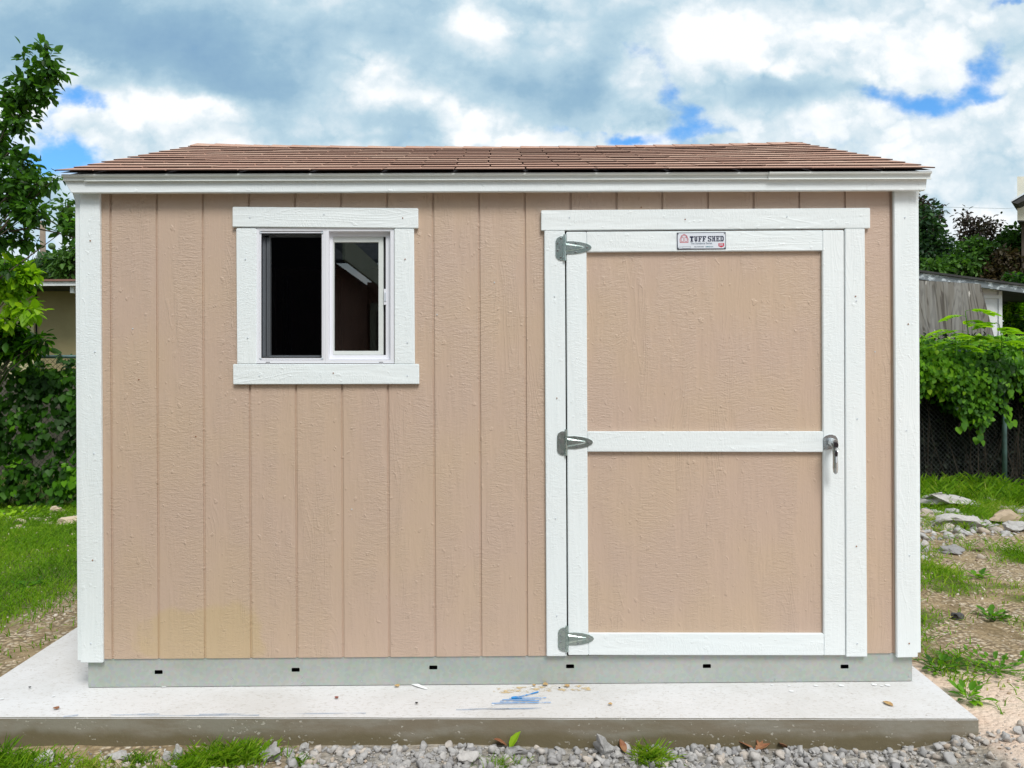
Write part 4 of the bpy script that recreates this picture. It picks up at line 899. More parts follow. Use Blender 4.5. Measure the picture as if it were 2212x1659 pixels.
for px, py, s_, a_, m_, lb, ct, nm in [(725, 1507, .022, .3, 'redshard', 'red-brown shard standing alone on the slab under the window', 'shard', 'shard'),
    (855, 1482.5, .03, 1.2, 'chip', 'wood chip left of the white plastic strip', 'wood chip', 'wood_chip'),
    (1177, 1480, .035, 1.7, 'chip', 'largest wood chip in the sawdust by the base rail', 'wood chip', 'wood_chip'),
    (1222, 1482, .03, .7, 'chip', 'wood chip at the right end of the sawdust', 'wood chip', 'wood_chip'),
    (1152, 1480, .02, 0, 'chip', 'tiny wood chip at the left end of the sawdust', 'wood chip', 'wood_chip'),
    (1317, 1522, .024, 1.4, 'chip', 'thin curled wood splinter alone in the middle of the slab', 'wood chip', 'wood_chip'),
    (898, 1519, .016, .5, 'rubber', 'small black crumb on the slab front under the steel rail', 'crumb', 'crumb'),
    (1207, 1486.5, .012, .5, 'rubber', 'small black crumb below the sawdust chips', 'crumb', 'crumb'),
    (63, 1485, .014, .5, 'rubber', 'small black crumb on the left end of the slab', 'crumb', 'crumb'),
    (118, 1531, .03, 1.3, 'brownleaf', 'brown flake near the left chalk lines', 'flake', 'flake')]:
    leafpiece(px, py, .006, s_*.72, a_, M[m_], lb, None, .15, CHIP, CHF, ct, nm)
mb = MB(); a_, b_ = Pz(886, 1478.5, .004), Pz(922, 1488, .003)
mb.add([a_+Vector((0, .004, 0)), a_.lerp(b_, .4)+Vector((0, -.009, .004)), b_+Vector((0, -.006, 0)), b_+Vector((.004, .006, 0)), a_.lerp(b_, .4)+Vector((.004, .012, .006))], [(0,1,2,3,4)])
o_ = rebase(mb.build('plastic_strip', M['pwhite']), a_); o_.modifiers.new('thick', 'SOLIDIFY').thickness = .001; tag(o_, 'white curved plastic strip lying on the slab against the base rail', 'strip')
# teal pipe by the right fence
mb = MB(); mb.tube([P(1975, 1119, 4.3), P(2040, 1122, 4.35), P(2088, 1124, 4.4)], .028, seg=10); mb.tube([P(2068, 1123, 4.37), P(2090, 1124, 4.4)], .045, seg=12)
M['teal'] = speckled('faded_teal_pipe', (.16, .3, .28), (.22, .33, .29), 6, .6)
o_ = mb.build('pipe', M['teal']); rebase(o_, P(2030, 1122, 4.3)); tag(o_, 'faded teal pipe with a coupling lying over rocks at right', 'pipe')

# ------------------------------------------------------------------ chain-link fence
def fy(x): return 5.85 + .08*x
def fence(x0, x1, top, label, posts, rail_=True):
    t_ = thing('chain_link_fence', label, 'fence', ((x0+x1)/2, fy((x0+x1)/2), -.1), 'chain-link fence runs')
    mb = MB(); dd = .062; h = top-.03+.08; z0 = -.08; n = int((x1-x0+h)/dd)
    for i in range(n):
        for sg in (1, -1):
            s0 = x0 - h + i*dd if sg > 0 else x0 + i*dd
            a, b2 = (s0, z0), (s0 + sg*h, z0+h)
            def clip(p, q_):
                if p[0] == q_[0]: return None
                t0, t1 = 0, 1; dx = q_[0]-p[0]
                for lim, sgn in ((x0, 1), (x1, -1)):
                    tt = (lim-p[0])/dx
                    if dx*sgn > 0: t0 = max(t0, tt)
                    else: t1 = min(t1, tt)
                if t0 >= t1: return None
                return [(p[0]+dx*t_, p[1]+(q_[1]-p[1])*t_) for t_ in (t0, t1)]
            c = clip(a, b2)
            if c:
                mb.tube([(c[0][0], fy(c[0][0])+.003*sg, c[0][1]), (c[1][0], fy(c[1][0])+.003*sg, c[1][1])], .0026, seg=3)
    mb.build('mesh', M['wire'], t_)
    if rail_:
        mb = MB(); mb.tube([(x0, fy(x0), top), (x1, fy(x1), top)], .021, seg=10); mb.build('top_rail', M['fencegalv'], t_, smooth=True)
    for px_ in posts:
        mb = MB(); mb.tube([(px_, fy(px_)-.06, -.25), (px_, fy(px_)-.06, top+.03)], .03, seg=12); mb.tube([(px_, fy(px_)-.06, top+.03), (px_, fy(px_)-.06, top+.06)], .033, .008, seg=12); mb.build('post', M['fencegalv'], t_, smooth=True)
ptx = P(2163, 900, 6.3).x; ptx = P(2163, 900, fy(ptx)).x
fence(-9.5, -3.0, 1.67, 'chain-link fence with steel top rail left of the shed', [-9.0, -6.35, -3.7])
fence(3.0, 9.8, 1.72, 'vine-smothered chain-link fence with steel post right of the shed', [ptx-2.9, ptx, ptx+2.9])

# ------------------------------------------------------------------ vines and plants
def clump_leaves(centres, per, rad, size, tone0, ts=.18, droop=.5, hang=0.0):
    n = len(centres); c = np.repeat(centres, per, 0); N = len(c); r_ = np.repeat(rad if np.ndim(rad) else np.full(n, rad), per)
    d = RNG.normal(size=(N, 3)); d /= np.linalg.norm(d, axis=1, keepdims=True); T = c + d*(r_*RNG.random(N)**.5)[:, None]
    dirs = d*1.0 + RNG.normal(0, .5, (N, 3)); dirs[:, 2] -= droop; up = RNG.normal(0, .45, (N, 3)) + [0, 0, 1]
    R = frames(dirs, up)*(size*RNG.uniform(.6, 1.25, N))[:, None, None]
    tone = np.clip(np.repeat(tone0 + RNG.normal(0, ts, n), per) + RNG.normal(0, .12, N), 0, 1); return R, T, tone
def vine(name, label, cat, x0, x1, dens, topz, botf, size, tone, thick=.28, material='leaf_vine', per=7, grp=None, side=-1):
    n = int(dens*(x1-x0)); x = RNG.uniform(x0, x1, n); u = RNG.random(n); bz = botf(x); tz = topz + .10*vn(x, x*0, 1.7, 21) + .05*vn(x, x*0, 6, 22)
    z_ = bz + (tz-bz)*u**.8; prof = thick*(.35+.65*np.sin(np.clip((z_-bz)/(tz-bz), 0, 1)*math.pi*.9+.2))
    y = fy(x) - prof*RNG.uniform(.3, 1, n) + np.where(z_ > 1.55, RNG.uniform(0, .5, n), 0)
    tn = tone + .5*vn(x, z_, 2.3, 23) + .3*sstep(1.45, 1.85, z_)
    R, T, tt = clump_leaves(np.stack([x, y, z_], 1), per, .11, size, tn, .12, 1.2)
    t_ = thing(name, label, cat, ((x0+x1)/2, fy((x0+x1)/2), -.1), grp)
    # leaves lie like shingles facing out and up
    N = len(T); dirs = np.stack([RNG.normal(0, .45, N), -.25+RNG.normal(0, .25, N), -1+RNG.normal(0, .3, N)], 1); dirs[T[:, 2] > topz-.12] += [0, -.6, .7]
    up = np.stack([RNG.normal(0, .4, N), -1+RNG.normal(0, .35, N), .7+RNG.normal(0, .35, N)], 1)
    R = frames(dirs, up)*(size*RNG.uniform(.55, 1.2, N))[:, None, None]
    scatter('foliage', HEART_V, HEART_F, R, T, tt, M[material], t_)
    mb = MB()
    for i in range(int((x1-x0)*9)):
        xx = random.uniform(x0, x1); z0 = -.1; pts = []
        for k in range(7): pts.append((xx + .015*k*random.uniform(-1, 1), fy(xx) + random.uniform(-.06, .05), z0 + (topz-.1-z0)*k/6))
        mb.tube(pts, random.uniform(.003, .007), .002, 4)
    mb.build('twigs', M['twig'], t_); return t_
bot_r = lambda x: 1.18 + .18*vn(x, x*0, 1.3, 31) + .16*vn(x, x*0, 5, 32) - .35*np.exp(-((x-6.0)/.28)**2) - .25*sstep(6.55, 6.8, x)
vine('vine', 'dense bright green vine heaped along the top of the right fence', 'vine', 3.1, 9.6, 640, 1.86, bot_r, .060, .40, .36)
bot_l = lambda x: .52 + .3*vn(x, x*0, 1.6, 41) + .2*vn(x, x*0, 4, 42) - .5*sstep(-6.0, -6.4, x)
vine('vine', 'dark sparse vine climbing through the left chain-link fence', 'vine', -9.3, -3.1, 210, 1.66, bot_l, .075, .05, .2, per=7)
vine('vine', 'leafy dark undergrowth at the foot of the left fence', 'vine', -9.3, -3.1, 95, .5, lambda x: -.1+0*x, .08, .18, .25, per=6)
for i, (x0, z1_) in enumerate([(5.75, .75), (5.98, .58), (6.42, .8), (4.9, .95)]):
    n = 26; z_ = np.linspace(z1_, 1.35, n); T = np.stack([x0 + .05*np.sin(z_*9+i)+RNG.normal(0, .03, n), np.full(n, fy(x0)-.2)+RNG.normal(0, .03, n), z_], 1)
    R = frames(np.stack([RNG.normal(0, .5, n), np.full(n, -.3), np.full(n, -1.)], 1), np.stack([RNG.normal(0, .3, n), np.full(n, -1.), np.full(n, .6)], 1))*(.085*RNG.uniform(.7, 1.2, n))[:, None, None]
    lab = ['hanging vine strand left of the pair over the dark mesh', 'lowest hanging vine strand with bright tip left of the steel post', 'hanging vine strand touching the steel post', 'hanging vine strand nearest the shed on the right fence'][i]
    t_ = thing('vine_strand', lab, 'vine', (x0, fy(x0), z1_), 'strands hanging from the right vine')
    scatter('foliage', HEART_V, HEART_F, R, T, np.clip(RNG.normal(.5, .15, n), 0, 1), M['leaf_vine'], t_)
    mb = MB(); mb.tube([Vector(p) for p in T[::5]], .003, seg=4); mb.build('stem', M['twig'], t_)
# shaded thicket behind the fence
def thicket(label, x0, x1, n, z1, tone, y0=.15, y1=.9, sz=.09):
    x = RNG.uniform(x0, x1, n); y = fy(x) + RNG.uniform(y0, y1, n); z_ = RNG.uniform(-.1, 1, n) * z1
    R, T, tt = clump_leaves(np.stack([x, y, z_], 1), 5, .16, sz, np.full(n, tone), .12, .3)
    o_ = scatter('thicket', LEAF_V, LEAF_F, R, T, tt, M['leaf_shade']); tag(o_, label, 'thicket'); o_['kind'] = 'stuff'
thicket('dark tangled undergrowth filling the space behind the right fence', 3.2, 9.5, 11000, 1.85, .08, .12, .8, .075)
mb = MB()
for i in range(260):
    xx = random.uniform(3.3, 9.3); yy = fy(xx) + random.uniform(-.05, .3); z0 = -.12; l = random.uniform(.3, 1.2); dx = random.uniform(-.5, .5); pts = []
    for k in range(5): pts.append((xx + dx*l*k/4 + random.uniform(-.03, .03), yy + random.uniform(-.03, .03), z0 + l*k/4*random.uniform(.85, 1.1)))
    mb.tube(pts, random.uniform(.002, .006), .0015, 3)
o_ = mb.build('dry_stems', M['twig']); tag(o_, 'brown dead stems and twigs tangled at the foot of the right fence', 'twigs'); o_['kind'] = 'stuff'
# leafy shoots poking out of the vine in front of the plywood board
def shoot(px, py_top, Y, h, n_frond, label, tone=.5, L=.30, ls=.11):
    top = P(px, py_top, Y); base = Vector((top.x+.03, Y, top.z-h)); t_ = thing('leafy_shoot', label, 'plant', base, 'leafy shoots above the right vine')
    mb = MB(); mb.tube([base, base.lerp(top, .5)+Vector((.02, 0, 0)), top], .008, .004, 5); TT, DD, UU = [], [], []
    for i in range(n_frond):
        s_ = .35 + .65*i/max(1, n_frond-1); p = base.lerp(top, s_); an = i*2.4 + random.uniform(-.3, .3); d = Vector((math.cos(an), math.sin(an)*.7, .35)).normalized(); l = L*random.uniform(.7, 1.1); pts = []
        for k in range(7):
            q_ = p + d*l*k/6 + Vector((0, 0, -.5*l*(k/6)**2)); pts.append(q_)
            if k > 1:
                for sg in (1, -1):
                    sd = d.cross(Vector((0, 0, 1))).normalized()*sg; TT.append(q_); DD.append((sd*.8 + d*.7 + Vector((0, 0, -.35)))); UU.append(Vector((random.gauss(0, .2), random.gauss(0, .2), 1)))
        TT.append(pts[-1]); DD.append(d + Vector((0, 0, -.5))); UU.append(Vector((0, 0, 1))); mb.tube(pts, .003, .0015, 4)
    n = len(TT); R = frames(np.array(DD), np.array(UU))*(ls*RNG.uniform(.75, 1.15, n))[:, None, None]
    scatter('foliage', LEAF_V, LEAF_F, R, np.array(TT), np.clip(RNG.normal(tone, .15, n), 0, 1), M['leaf_lime'] if tone > .3 else M['leaf_vine'], t_); mb.build('stem', M['leaf_vine'], t_)
shoot(2085, 672, 5.9, .5, 6, 'tall bright leafy shoot in front of the grey plywood', .45, .30, .15)
shoot(2158, 700, 5.8, .35, 5, 'broad-leaved shoot in front of the white shed door', .4, .28, .16)
shoot(2060, 715, 5.8, .3, 5, 'low leafy shoot at the left of the three over the vine', .4, .26, .13)

def tree(name, label, cat, base, ells, n_cl, per, crad, size, m_, tone, trunk=.1, mtrunk='bark', top=None, grp=None, limbs=26, droop=.5, tv=LEAF_V, tf=LEAF_F, ts=.18, seed=0):
    """ells: (px, py, Y, rx_px, rz_px, weight) crown lumps given by size at their own distance"""
    base = Vector(base); t_ = thing(name, label, cat, base, grp); cs, wt = [], []
    tw = sum(e[5] for e in ells); pts = []
    for (px, py, Y, rx, rz, wgt) in ells:
        c = P(px, py, Y); k = (Y-CAMY)/F; n = max(1, int(n_cl*wgt/tw)); d = RNG.normal(size=(n, 3)); d /= np.linalg.norm(d, axis=1, keepdims=True); d *= RNG.random((n, 1))**.45
        pts.append(np.array(c) + d*np.array([rx*k, min(rx, rz)*k*.9, rz*k]))
    ctr = np.concatenate(pts); R, T, tt = clump_leaves(ctr, per, crad, size, np.full(len(ctr), tone), ts, droop)
    scatter('crown', tv, tf, R, T, tt, M[m_], t_)
    mb = MB(); cm = Vector(ctr.mean(0)); tp = Vector(top) if top else Vector((base.x*.4+cm.x*.6, base.y*.4+cm.y*.6, cm.z))
    mb.tube([base-Vector((0, 0, .2)), base.lerp(tp, .33)+Vector((trunk*.6, 0, 0)), base.lerp(tp, .66), tp], trunk, trunk*.35, 8)
    for i in range(limbs):
        s_ = random.uniform(.35, 1); p = base.lerp(tp, s_); q_ = Vector(ctr[RNG.integers(len(ctr))]); mid = p.lerp(q_, .5) + Vector((0, 0, (q_-p).length*.12))
        mb.tube([p, mid, q_], max(.006, trunk*.22*(1.2-s_)), .003, 5)
    for i in range(limbs*5):
        a_ = Vector(ctr[RNG.integers(len(ctr))]); dd = ((np.array(ctr)-np.array(a_))**2).sum(1); j = np.argsort(dd)[min(len(dd)-1, 3)]; mb.tube([a_, Vector(ctr[j])], .0045 if size < .13 else .012, .002, 4)
    mb.build('trunk', M[mtrunk], t_, smooth=True); return t_
# near tree at the left edge
tree('citrus_tree', 'dark-leaved tree at the left edge reaching past the roof corner', 'tree', (-6.35, 4.7, -.08),
     [(95, 125, 4.6, 16, 36, 4), (115, 160, 4.6, 26, 18, 4), (70, 175, 4.6, 40, 26, 7), (50, 120, 4.6, 8, 14, 1), (40, 215, 4.7, 45, 26, 9), (95, 205, 4.6, 22, 12, 3), (28, 265, 4.7, 36, 22, 6), (45, 250, 4.6, 28, 12, 2), (5, 320, 4.8, 30, 40, 6),
      (40, 365, 4.7, 48, 40, 12), (15, 430, 4.8, 70, 50, 18), (70, 400, 4.6, 48, 22, 8), (60, 455, 4.6, 42, 30, 10), (120, 383, 4.6, 14, 8, 1.4), (20, 510, 4.8, 60, 28, 8), (145, 495, 4.6, 20, 16, 3), (15, 575, 4.6, 40, 18, 2.5), (-80, 300, 4.9, 80, 160, 40), (-120, 500, 4.9, 90, 100, 24)],
     820, 5, .075, .098, 'leaf_dark', .62, .11, top=(-5.75, 4.7, 3.6), droop=.45, limbs=44)
mb = MB(); pts = [P(20, 500, 4.7), P(70, 492, 4.65), P(115, 501, 4.6), P(165, 514, 4.6), P(200, 522, 4.6)]; mb.tube(pts, .012, .004, 6)
br = mb.build('branch', M['bark']); tree0 = [o for o in C.objects if o.name.startswith('citrus_tree')][0]; br.parent = tree0; br.location = -tree0.location
mb = MB(); c = P(112, 532, 4.55); seg = 12
for i in range(9):
    pass
bm = bmesh.new(); bmesh.ops.create_uvsphere(bm, u_segments=16, v_segments=10, radius=.036); me_ = bpy.data.meshes.new('fruit'); bm.to_mesh(me_); bm.free(); me_.polygons.foreach_set('use_smooth', [True]*len(me_.polygons))
M['fruit'] = speckled('green_fruit', (.06, .12, .04), (.09, .16, .05), 30, .5); me_.materials.append(M['fruit']); fr_ = bpy.data.objects.new('fruit', me_); C.objects.link(fr_); fr_.parent = tree0; fr_.location = c - tree0.location
# young light green tree under it
tree('young_tree', 'young tree with bright lime leaves before the tan house at left', 'tree', (-6.2, 4.9, -.1),
     [(25, 585, 4.8, 38, 16, 4), (55, 600, 4.7, 24, 10, 3), (15, 622, 4.8, 24, 9, 2), (45, 655, 4.8, 30, 6, 1.5), (60, 672, 4.7, 18, 5, 1), (8, 690, 4.8, 16, 12, 1), (-60, 620, 4.9, 50, 60, 8)], 150, 7, .08, .13, 'leaf_lime', .5, .04, droop=.6, limbs=20)
tree('bush', 'dark green bush in front of the tan house above the fence rail', 'bush', (-6.0, 5.0, -.1),
     [(30, 720, 5.0, 44, 16, 5), (60, 752, 5.0, 34, 14, 4), (90, 735, 4.9, 14, 8, 1), (10, 750, 5.1, 30, 24, 5), (-70, 720, 5.1, 60, 50, 8)], 190, 6, .09, .11, 'leaf_vine', .22, .04, droop=.6, limbs=20)
# distant trees, left
tree('tree', 'pale green tree with open crown beyond the tan house roof', 'tree', (P(150, 600, 16).x, 16, -.1), [(148, 460, 16, 20, 26, 3), (165, 480, 16, 24, 30, 3), (140, 572, 16, 26, 26, 5), (165, 566, 16, 26, 36, 6), (210, 530, 16, 50, 60, 8)], 170, 9, .28, .17, 'leaf_far2', .5, .16, grp='trees beyond the left house', limbs=20)
tree('tree', 'low dark tree by the utility pole behind the tan house', 'tree', (P(80, 600, 17).x, 17, -.1), [(118, 580, 17, 26, 24, 5), (98, 590, 17, 26, 16, 3), (20, 590, 17, 60, 20, 5), (-60, 570, 17, 70, 40, 6)], 220, 12, .28, .2, 'leaf_far', .6, .15, grp='trees beyond the left house', limbs=16)
# palm beyond left house
pb = P(62, 596, 15); t_ = thing('palm_tree', 'small spiky palm crown left of the utility pole', 'palm tree', (pb.x, 15, -.1)); mb = MB(); mb.tube([(pb.x, 15, -.2), (pb.x, 15, pb.z)], .12, .09, 8); mb.build('trunk', M['bark'], t_)
mb = MB()
for i in range(26):
    an = random.uniform(0, 6.28); el = random.uniform(-.3, 1.3); L = .55; d = Vector((math.cos(an)*math.cos(el), math.sin(an)*math.cos(el), math.sin(el)))
    for k in range(9):
        dv = (d + Vector((random.gauss(0, .18), random.gauss(0, .18), random.gauss(0, .18)))).normalized(); sd = dv.cross(Vector((.3, .2, 1))).normalized()*.012; q_ = Vector((pb.x, 15, pb.z))+d*.12
        mb.add([q_-sd, q_+sd, q_+dv*L+Vector((0, 0, -.05))], [(0,1,2)], 0, random.random())
mb.build('fronds', M['leaf_far'], t_)
# utility pole and its wires
pc = P(92, 478, 22); t_ = thing('utility_pole', 'weathered wooden utility pole behind the left tree', 'pole', (P(96, 600, 22).x, 22, -.1))
M['polewood'] = speckled('pole_wood', (.26, .2, .15), (.18, .14, .11), 3, .9)
mb = MB(); mb.tube([(P(98, 830, 22).x, 22, -.2), (pc.x, 22, pc.z)], .125, .085, 10); mb.build('post', M['polewood'], t_, smooth=True)
mb = MB()
for a_, b_, sg in [((92, 500), (30, 620), .0), ((92, 492), (250, 470), .25), ((94, 505), (66, 600), 0)]:
    p, q_ = P(*a_, 22), P(*b_, 22); mb.tube([p.lerp(q_, k/8) - Vector((0, 0, sg*4*(k/8)*(1-k/8))) for k in range(9)], .012, seg=4)
mb.build('wire', M['rubber'], t_)
# distant trees, right
G_ = 'trees beyond the right fence'
tree('tree', 'dark tree with thin bronze top nearest the shed at right', 'tree', (P(1990, 700, 15).x, 15, -.1), [(1995, 545, 15, 46, 40, 9), (1990, 480, 15, 32, 40, 4), (2035, 540, 15, 22, 30, 3), (1950, 560, 15, 50, 50, 6)], 380, 11, .22, .13, 'leaf_far', .35, .13, grp=G_, limbs=34)
tree('tree', 'thin bronze-leaved twiggy treetop rising beside the white corner post', 'tree', (P(1980, 700, 15.5).x, 15.5, -.1), [(1988, 450, 15.4, 16, 34, 4), (2010, 470, 15.4, 26, 30, 3), (1995, 520, 15.4, 36, 20, 2)], 120, 8, .2, .11, 'leaf_bronze', .5, .07, grp=G_, limbs=60)
tree('tree', 'half-bare purplish tree, middle of the group at right', 'tree', (P(2095, 700, 15).x, 15, -.1), [(2110, 490, 15, 36, 26, 3), (2085, 475, 15, 10, 14, .7), (2120, 510, 15, 45, 22, 4), (2075, 510, 15, 10, 14, .5), (2140, 485, 15, 20, 14, 1)], 120, 8, .2, .11, 'leaf_bronze', .4, .08, grp=G_, limbs=70)
tree('tree', 'rounded mid-green tree under the purplish one at right', 'tree', (P(2100, 700, 14).x, 14, -.1), [(2110, 555, 14, 40, 36, 8), (2075, 580, 14, 50, 26, 6), (2140, 585, 14, 40, 26, 5)], 360, 11, .2, .13, 'leaf_far', .8, .1, grp=G_, limbs=26)
tree('tree', 'small bright green tree showing low between the darker ones', 'tree', (P(2030, 700, 13.4).x, 13.4, -.1), [(2015, 582, 13.4, 24, 16, 3), (2090, 575, 13.6, 30, 18, 2)], 70, 10, .18, .13, 'leaf_far2', .55, .06, grp=G_, limbs=12)
tree('tree', 'green tree with feathery crown at the right edge', 'tree', (P(2200, 700, 14.5).x, 14.5, -.1), [(2195, 520, 14.5, 26, 26, 5), (2180, 545, 14.5, 26, 20, 4), (2260, 530, 14.5, 60, 50, 10)], 260, 11, .22, .15, 'leaf_far2', .25, .12, grp=G_, limbs=26)
tree('tree', 'brown vine-covered tree above the sloping roof at right', 'tree', (P(2175, 700, 13.5).x, 13.5, -.1), [(2165, 575, 13.6, 34, 36, 7), (2195, 590, 13.6, 34, 30, 6), (2240, 580, 13.6, 40, 50, 6), (2150, 600, 13.6, 50, 24, 4)], 420, 11, .2, .12, 'leaf_brown', .5, .1, grp=G_, limbs=50)
tree('bush', 'light green fern-like bush right of the white shed door', 'bush', (P(2195, 760, 8.5).x, 8.5, -.1), [(2202, 672, 8.5, 22, 18, 4), (2196, 700, 8.5, 16, 26, 4), (2240, 690, 8.5, 40, 40, 6)], 230, 10, .14, .11, 'leaf_vine', .75, .05, limbs=14)
tree('bush', 'dark bush in the shade below the fern-like bush', 'bush', (P(2190, 760, 8.2).x, 8.2, -.1), [(2190, 735, 8.0, 30, 20, 4), (2240, 730, 8.0, 40, 40, 4)], 160, 10, .14, .1, 'leaf_dark', .5, .05, limbs=10)
tree('tree', 'dark tree in the shade under the right roof edge', 'tree', (P(2190, 700, 11.6).x, 11.8, -.1), [(2195, 635, 11.8, 36, 34, 5), (2240, 640, 11.8, 40, 50, 4)], 260, 11, .2, .13, 'leaf_dark', .3, .1, grp=G_, limbs=12)

# ------------------------------------------------------------------ neighbouring buildings
M['tanwall'] = speckled('tan_panel_wall', (.36, .30, .155), (.32, .265, .135), 3, .8)
M['palewall'] = speckled('pale_yellow_wall', (.60, .56, .33), (.55, .50, .29), 3, .8)
M['oldwhite'] = speckled('old_white_paint', (.78, .80, .80), (.68, .70, .70), 6, .7)
M['redroof'] = speckled('faded_red_roof', (.26, .13, .10), (.2, .11, .09), 5, .9)
M['darkroof'] = speckled('dark_roof_edge', (.03, .03, .03), (.05, .05, .05), 5, .9)
YN = 8.6; t_ = thing('neighbour_house', 'long low tan house with white fascia behind the left fence', 'house', (-7, YN, -.1))
wz = P(120, 636, YN).z + .12; xj = P(77, 700, YN).x
mb = MB(); mb.box(xj+.03, -2.0, YN, YN+.1, -.2, wz); 
for k in range(5): mb.box(xj+.03+1.22*k, xj+.045+1.22*k, YN-.004, YN-.0005, -.2, wz)
mb.box(-2.0, -1.9, YN, YN+5, -.2, wz); mb.box(-16, -1.9, YN+4.9, YN+5, -.2, wz)
mb.build('wall', M['tanwall'], t_)
mb = MB(); mb.box(-16, xj-.01, YN-.03, YN+.1, -.2, wz-.12)
for k in range(6): mb.box(xj-.25-.6*k, xj-.24-.6*k, YN-.034, YN-.031, -.2, wz-.12)
mb.build('wall', M['palewall'], t_)
M['wall_shade'] = speckled('painted_wall_shade', (.10, .095, .07), (.07, .065, .045), 3, .9)  # added band over the lower wall; its dark colour stands in for shade
mb = MB(); mb.box(-16, -1.99, YN-.07, YN-.036, -.2, 1.45); mb.build('wall_shade_band', M['wall_shade'], t_)
mb = MB(); mb.box(xj-.01, xj+.03, YN+.01, YN+.1, -.2, wz); mb.build('wall_gap', M['black'], t_)
ov = YN-.75; zf = P(120, 617, ov).z; zt_ = P(120, 608, ov).z
mb = MB(); mb.box(-16, -1.5, ov, ov+.03, zf, zt_); mb.build('fascia', M['oldwhite'], t_)
mb = MB(); mb.box(-16, -1.5, ov+.031, YN+.02, zf+.01, zf+.03); mb.build('soffit', M['darkroof'], t_)
mb = MB(); mb.prism([(-16, ov-.03, zt_+.002), (-16, ov-.03, zt_+.03), (-16, YN+2.5, zt_+.42), (-16, YN+5.5, zt_+.02), (-16, YN+5.5, zt_)][::-1], (14.5, 0, 0)); mb.build('roof', M['redroof'], t_)
mb = MB(); c = P(157, 626, ov+.1); mb.box(c.x-.03, c.x+.03, ov+.08, ov+.2, c.z-.05, zf+.009); mb.build('bracket', M['oldwhite'], t_, bevel=.004)
# right: low shed with sloping flaking fascia
YR = 7.4; t_ = thing('neighbour_shed', 'low old shed with sloping flaking roof edge behind the right fence', 'shed', (6.5, YR, -.1))
M['flaky'] = None
m, t, b = mat('flaking_paint', (.3, .33, .35), .85); o = objco(t)
fl_ = t.smooth(t.noise(t.scale(o, 9, 9, 16), 1, 5, .65), .5, .6); t.set(b.inputs['Base Color'], t.mix(fl_, (.16, .185, .20), (.52, .58, .62))); bump(t, b, fl_, .4, .004); M['flaky'] = m
YO = YR-.2
a, b_ = P(1930, 581, YO), P(2330, 634.5, YO); a2, b2 = P(1930, 596, YO), P(2330, 648, YO)
mb = MB(); mb.prism([a2, b2, b_, a], (0, .03, 0)); mb.build('fascia', M['flaky'], t_)
up_ = Vector((0, 0, .03)); mb = MB(); mb.prism([a+Vector((0, -.03, .001)), b_+Vector((0, -.03, .001)), b_+up_+Vector((0, -.03, 0)), a+up_+Vector((0, -.03, 0))], (0, 3.6, 0)); mb.build('roof', M['darkroof'], t_)
wt0, wt1 = P(1940, 600, YR), P(2158, 627, YR)
M['oldbrown'] = speckled('old_brown_board', (.07, .055, .04), (.05, .04, .03), 4, .9)
mb = MB(); xw0 = P(2116, 640, YR).x; xa_ = a.x+.05; mb.box(xa_, xa_+.08, YR+.082, YR+3, -.2, a.z-.1); mb.prism([(xa_, YR, -.2), (xw0, YR, -.2), (xw0, YR, P(2118, 620, YR).z+.02), (xa_, YR, P(1945, 600, YR).z+.1)], (0, .08, 0)); mb.build('wall', M['oldbrown'], t_)
mb = MB(); x1_ = P(2160, 640, YR).x; mb.box(xw0+.002, x1_, YR, YR+.08, -.2, P(2140, 626, YR).z+.05); mb.box(x1_-.03, x1_+.02, YR-.02, YR+.1, -.2, P(2140, 632, YR).z+.02)
mb.box(x1_-.1, x1_, YR+.1, YR+3, -.2, P(2140, 640, YR).z); mb.box(xw0-.1, x1_+.01, YR-.025, YR-.001, P(2140, 645, YR).z, P(2140, 637, YR).z); mb.build('wall', M['oldwhite'], t_)
mb = MB(); dx0, dx1 = P(2105, 700, YR).x, P(2147, 700, YR).x; mb.box(dx0, dx1, YR-.015, YR-.001, -.15, P(2140, 651, YR).z); mb.build('door', M['oldwhite'], t_, bevel=.004)
# leaning grey plywood sheet
m, t, b = mat('weathered_plywood', (.2, .18, .16), .9); o = objco(t)
pw = t.noise(t.scale(o, 3.4, 2, .5, (.4, 0, .3)), 1.3, 3, .5, .7); rg = t.math('SINE', t.math('MULTIPLY', pw, 62)); v_ = t.noise(t.scale(o, 12, 5, .8), 1, 5, .6)
col = t.mix(t.smooth(rg, -.9, .2), (.07, .062, .052), (.15, .14, .122)); col = t.mix(t.smooth(v_, .4, .65), col, t.mix(.5, col, (.27, .27, .26))); col = t.mix(t.smooth(t.noise(t.scale(o, 14, 5, 3), 1, 4), .68, .73), col, (.5, .48, .45))
t.set(b.inputs['Base Color'], col); bump(t, b, v_, .4, .003); M['ply'] = m
YPW = 7.15; mb = MB(); mb.prism([P(2154, 752, YPW-.12), P(2118, 613, YPW), P(1955, 604, YPW), P(1955, 752, YPW-.12)][::-1], (0, .016, 0))
o_ = rebase(mb.build('plywood_sheet', M['ply']), P(2050, 745, YPW-.1)); tag(o_, 'large weathered grey plywood sheet leaning under the sloping roof', 'plywood')
mb = MB(); c = P(2204, 770-22, 7.6); mb.box(c.x-.15, c.x+.6, 7.55, 7.65, c.z-.08, c.z+.01); o_ = rebase(mb.build('board', M['chip']), (c.x, 7.6, c.z-.08)); tag(o_, 'tan board end at the right edge among the bushes', 'board')
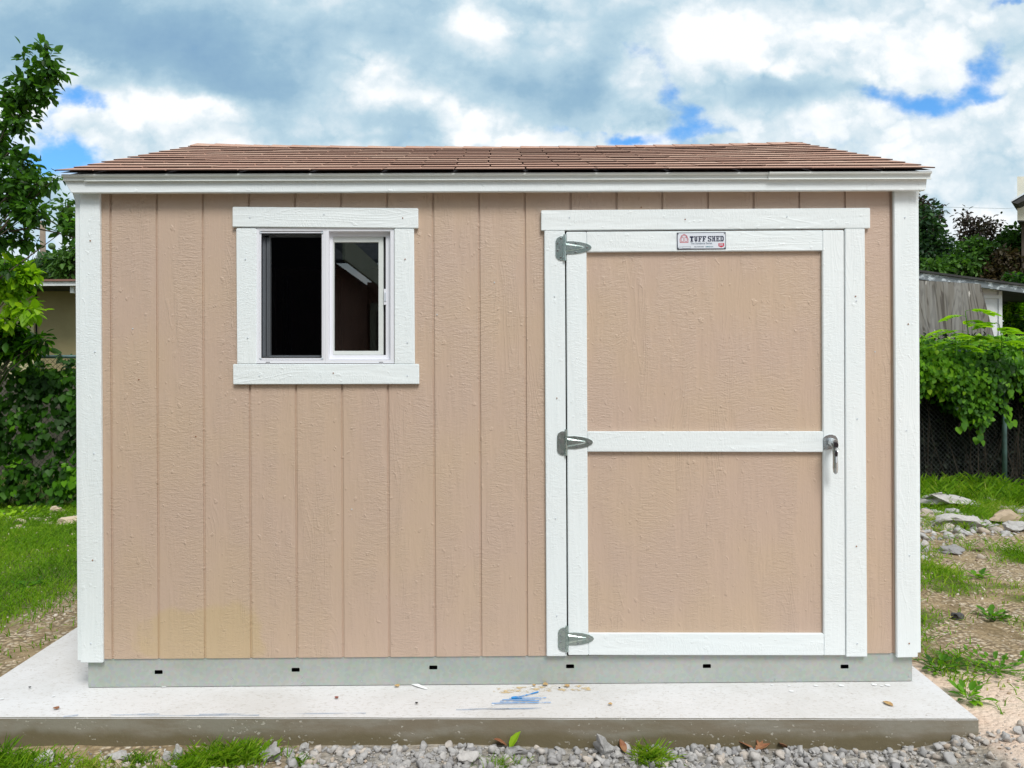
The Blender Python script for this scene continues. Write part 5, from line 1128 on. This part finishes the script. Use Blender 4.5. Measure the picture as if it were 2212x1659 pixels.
# tall pale house corner, top right
YH = 13.0; t_ = thing('tall_house', 'pale sided tall house corner with dark eave at the top right', 'house', (P(2230, 480, YH).x, YH, -.1))
hx = P(2197.5, 450, YH).x; hz0, hz1 = P(2210, 479, YH).z, P(2200, 440, YH).z; AW = Vector((3.4, 4.0, 0))
def hq(x0, x1, z0, z1, y): return [Vector((x0, y, z0)), Vector((x1, y, z0)), Vector((x1, y, z1)), Vector((x0, y, z1))]
mb = MB(); mb.prism(hq(hx, hx+4, hz0+.03, hz1+.6, YH), AW); mb.build('wall', speckled('pale_siding', (.62, .6, .5), (.55, .53, .44), 5, .8), t_)
mb = MB(); mb.prism(hq(hx-.01, hx+4.02, hz0, hz0+.029, YH-.01), AW); mb.build('sill', M['darkroof'], t_)
mb = MB(); mb.prism(hq(hx+.3, hx+3.9, -.2, hz0-.001, YH+.3), AW*.8); mb.build('lower_wall', M['oldbrown'], t_)
e0 = P(2184, 436, YH-.4); e1 = P(2290, 375, YH-.4)
mb = MB(); mb.prism([e0+Vector((.03, 0, -.02)), P(2198, 440, YH-.4), P(2290, 398, YH-.4), e1+Vector((0, 0, -.01))], AW*1.1); mb.build('eave', M['darkroof'], t_)
mb = MB(); mb.prism([e0, e1, e1+Vector((0, 0, .05)), e0+Vector((-.01, 0, .03))], AW*1.1); mb.build('roof', M['alu'], t_)
mb = MB(); p, q_ = P(2040, 447, 20), P(2300, 440, 20); mb.tube([p, p.lerp(q_, .5)-Vector((0, 0, .1)), q_], .008, seg=4); o_ = rebase(mb.build('cable', M['alu']), p); tag(o_, 'thin overhead cable against the sky above the right trees', 'cable')

# ------------------------------------------------------------------ house behind the viewer, seen in the window pane
def RP(px, py, Y):                            # where the view mirrored by the pane meets y=Y
    d = ray(px, py); s_ = (.03-CAMY)/d.y; hit = Vector((d.x*s_, .03, CAMZ+d.z*s_)); t2 = (.03-Y)/d.y; return Vector((hit.x+d.x*t2, Y, hit.z+d.z*t2))
t_ = thing('brown_house', 'brown house with dark roof reflected in the right window pane', 'house', (0, -7, -.1))
M['brownwall'] = speckled('brown_wall', (.20, .11, .085), (.17, .095, .075), 4, .8); M['fasciag'] = speckled('reflected_fascia', (.27, .30, .25), (.24, .27, .22), 3, .7)
M['slate'] = speckled('dark_shingles', (.06, .07, .085), (.10, .11, .125), 14, .8, 0, .8, .02, 9)
cn = RP(793, 600, -6.6); xc = cn.x; ze = cn.z
mb = MB(); mb.box(-8, xc, -11, -4.2, -.3, ze-.1); mb.box(xc+.002, 6.5, -11, -6.6, -.3, ze-.06); mb.build('wall', M['brownwall'], t_)
mb = MB(); mb.prism([(xc-4, -6.45, ze+.22), (6.5, -6.45, ze+.22), (6.5, -11.5, ze+4.6), (xc-4, -11.5, ze+4.6)], (0, 0, -.05)); mb.prism([(xc+.25, -4.0, ze-.14), (xc+.25, -4.0, ze+.04), (-4.4, -4.0, ze+2.6), (-4.4, -4.0, ze+2.4)], (0, -2.4, 0)); mb.build('roof', M['slate'], t_)
mb = MB(); mb.box(xc+.252, xc+.28, -6.3, -3.98, ze-.2, ze+.05); mb.build('fascia', M['fasciag'], t_)
mb = MB(); mb.box(xc+.3, 6.6, -6.45, -6.42, ze+.0, ze+.2); mb.build('fascia', M['fasciag'], t_)
a, b2 = RP(800, 760, -6.58), RP(835, 655, -6.58)
mb = MB(); mb.box(a.x, b2.x+.8, -6.599, -6.56, a.z-.3, b2.z); f_ = mb.build('window', M['fasciag'], t_); mb = MB(); mb.box(a.x+.09, b2.x+.7, -6.559, -6.55, a.z-.2, b2.z-.1); mb.build('pane', M['darkroof'], f_)
print('objects', len(bpy.data.objects))
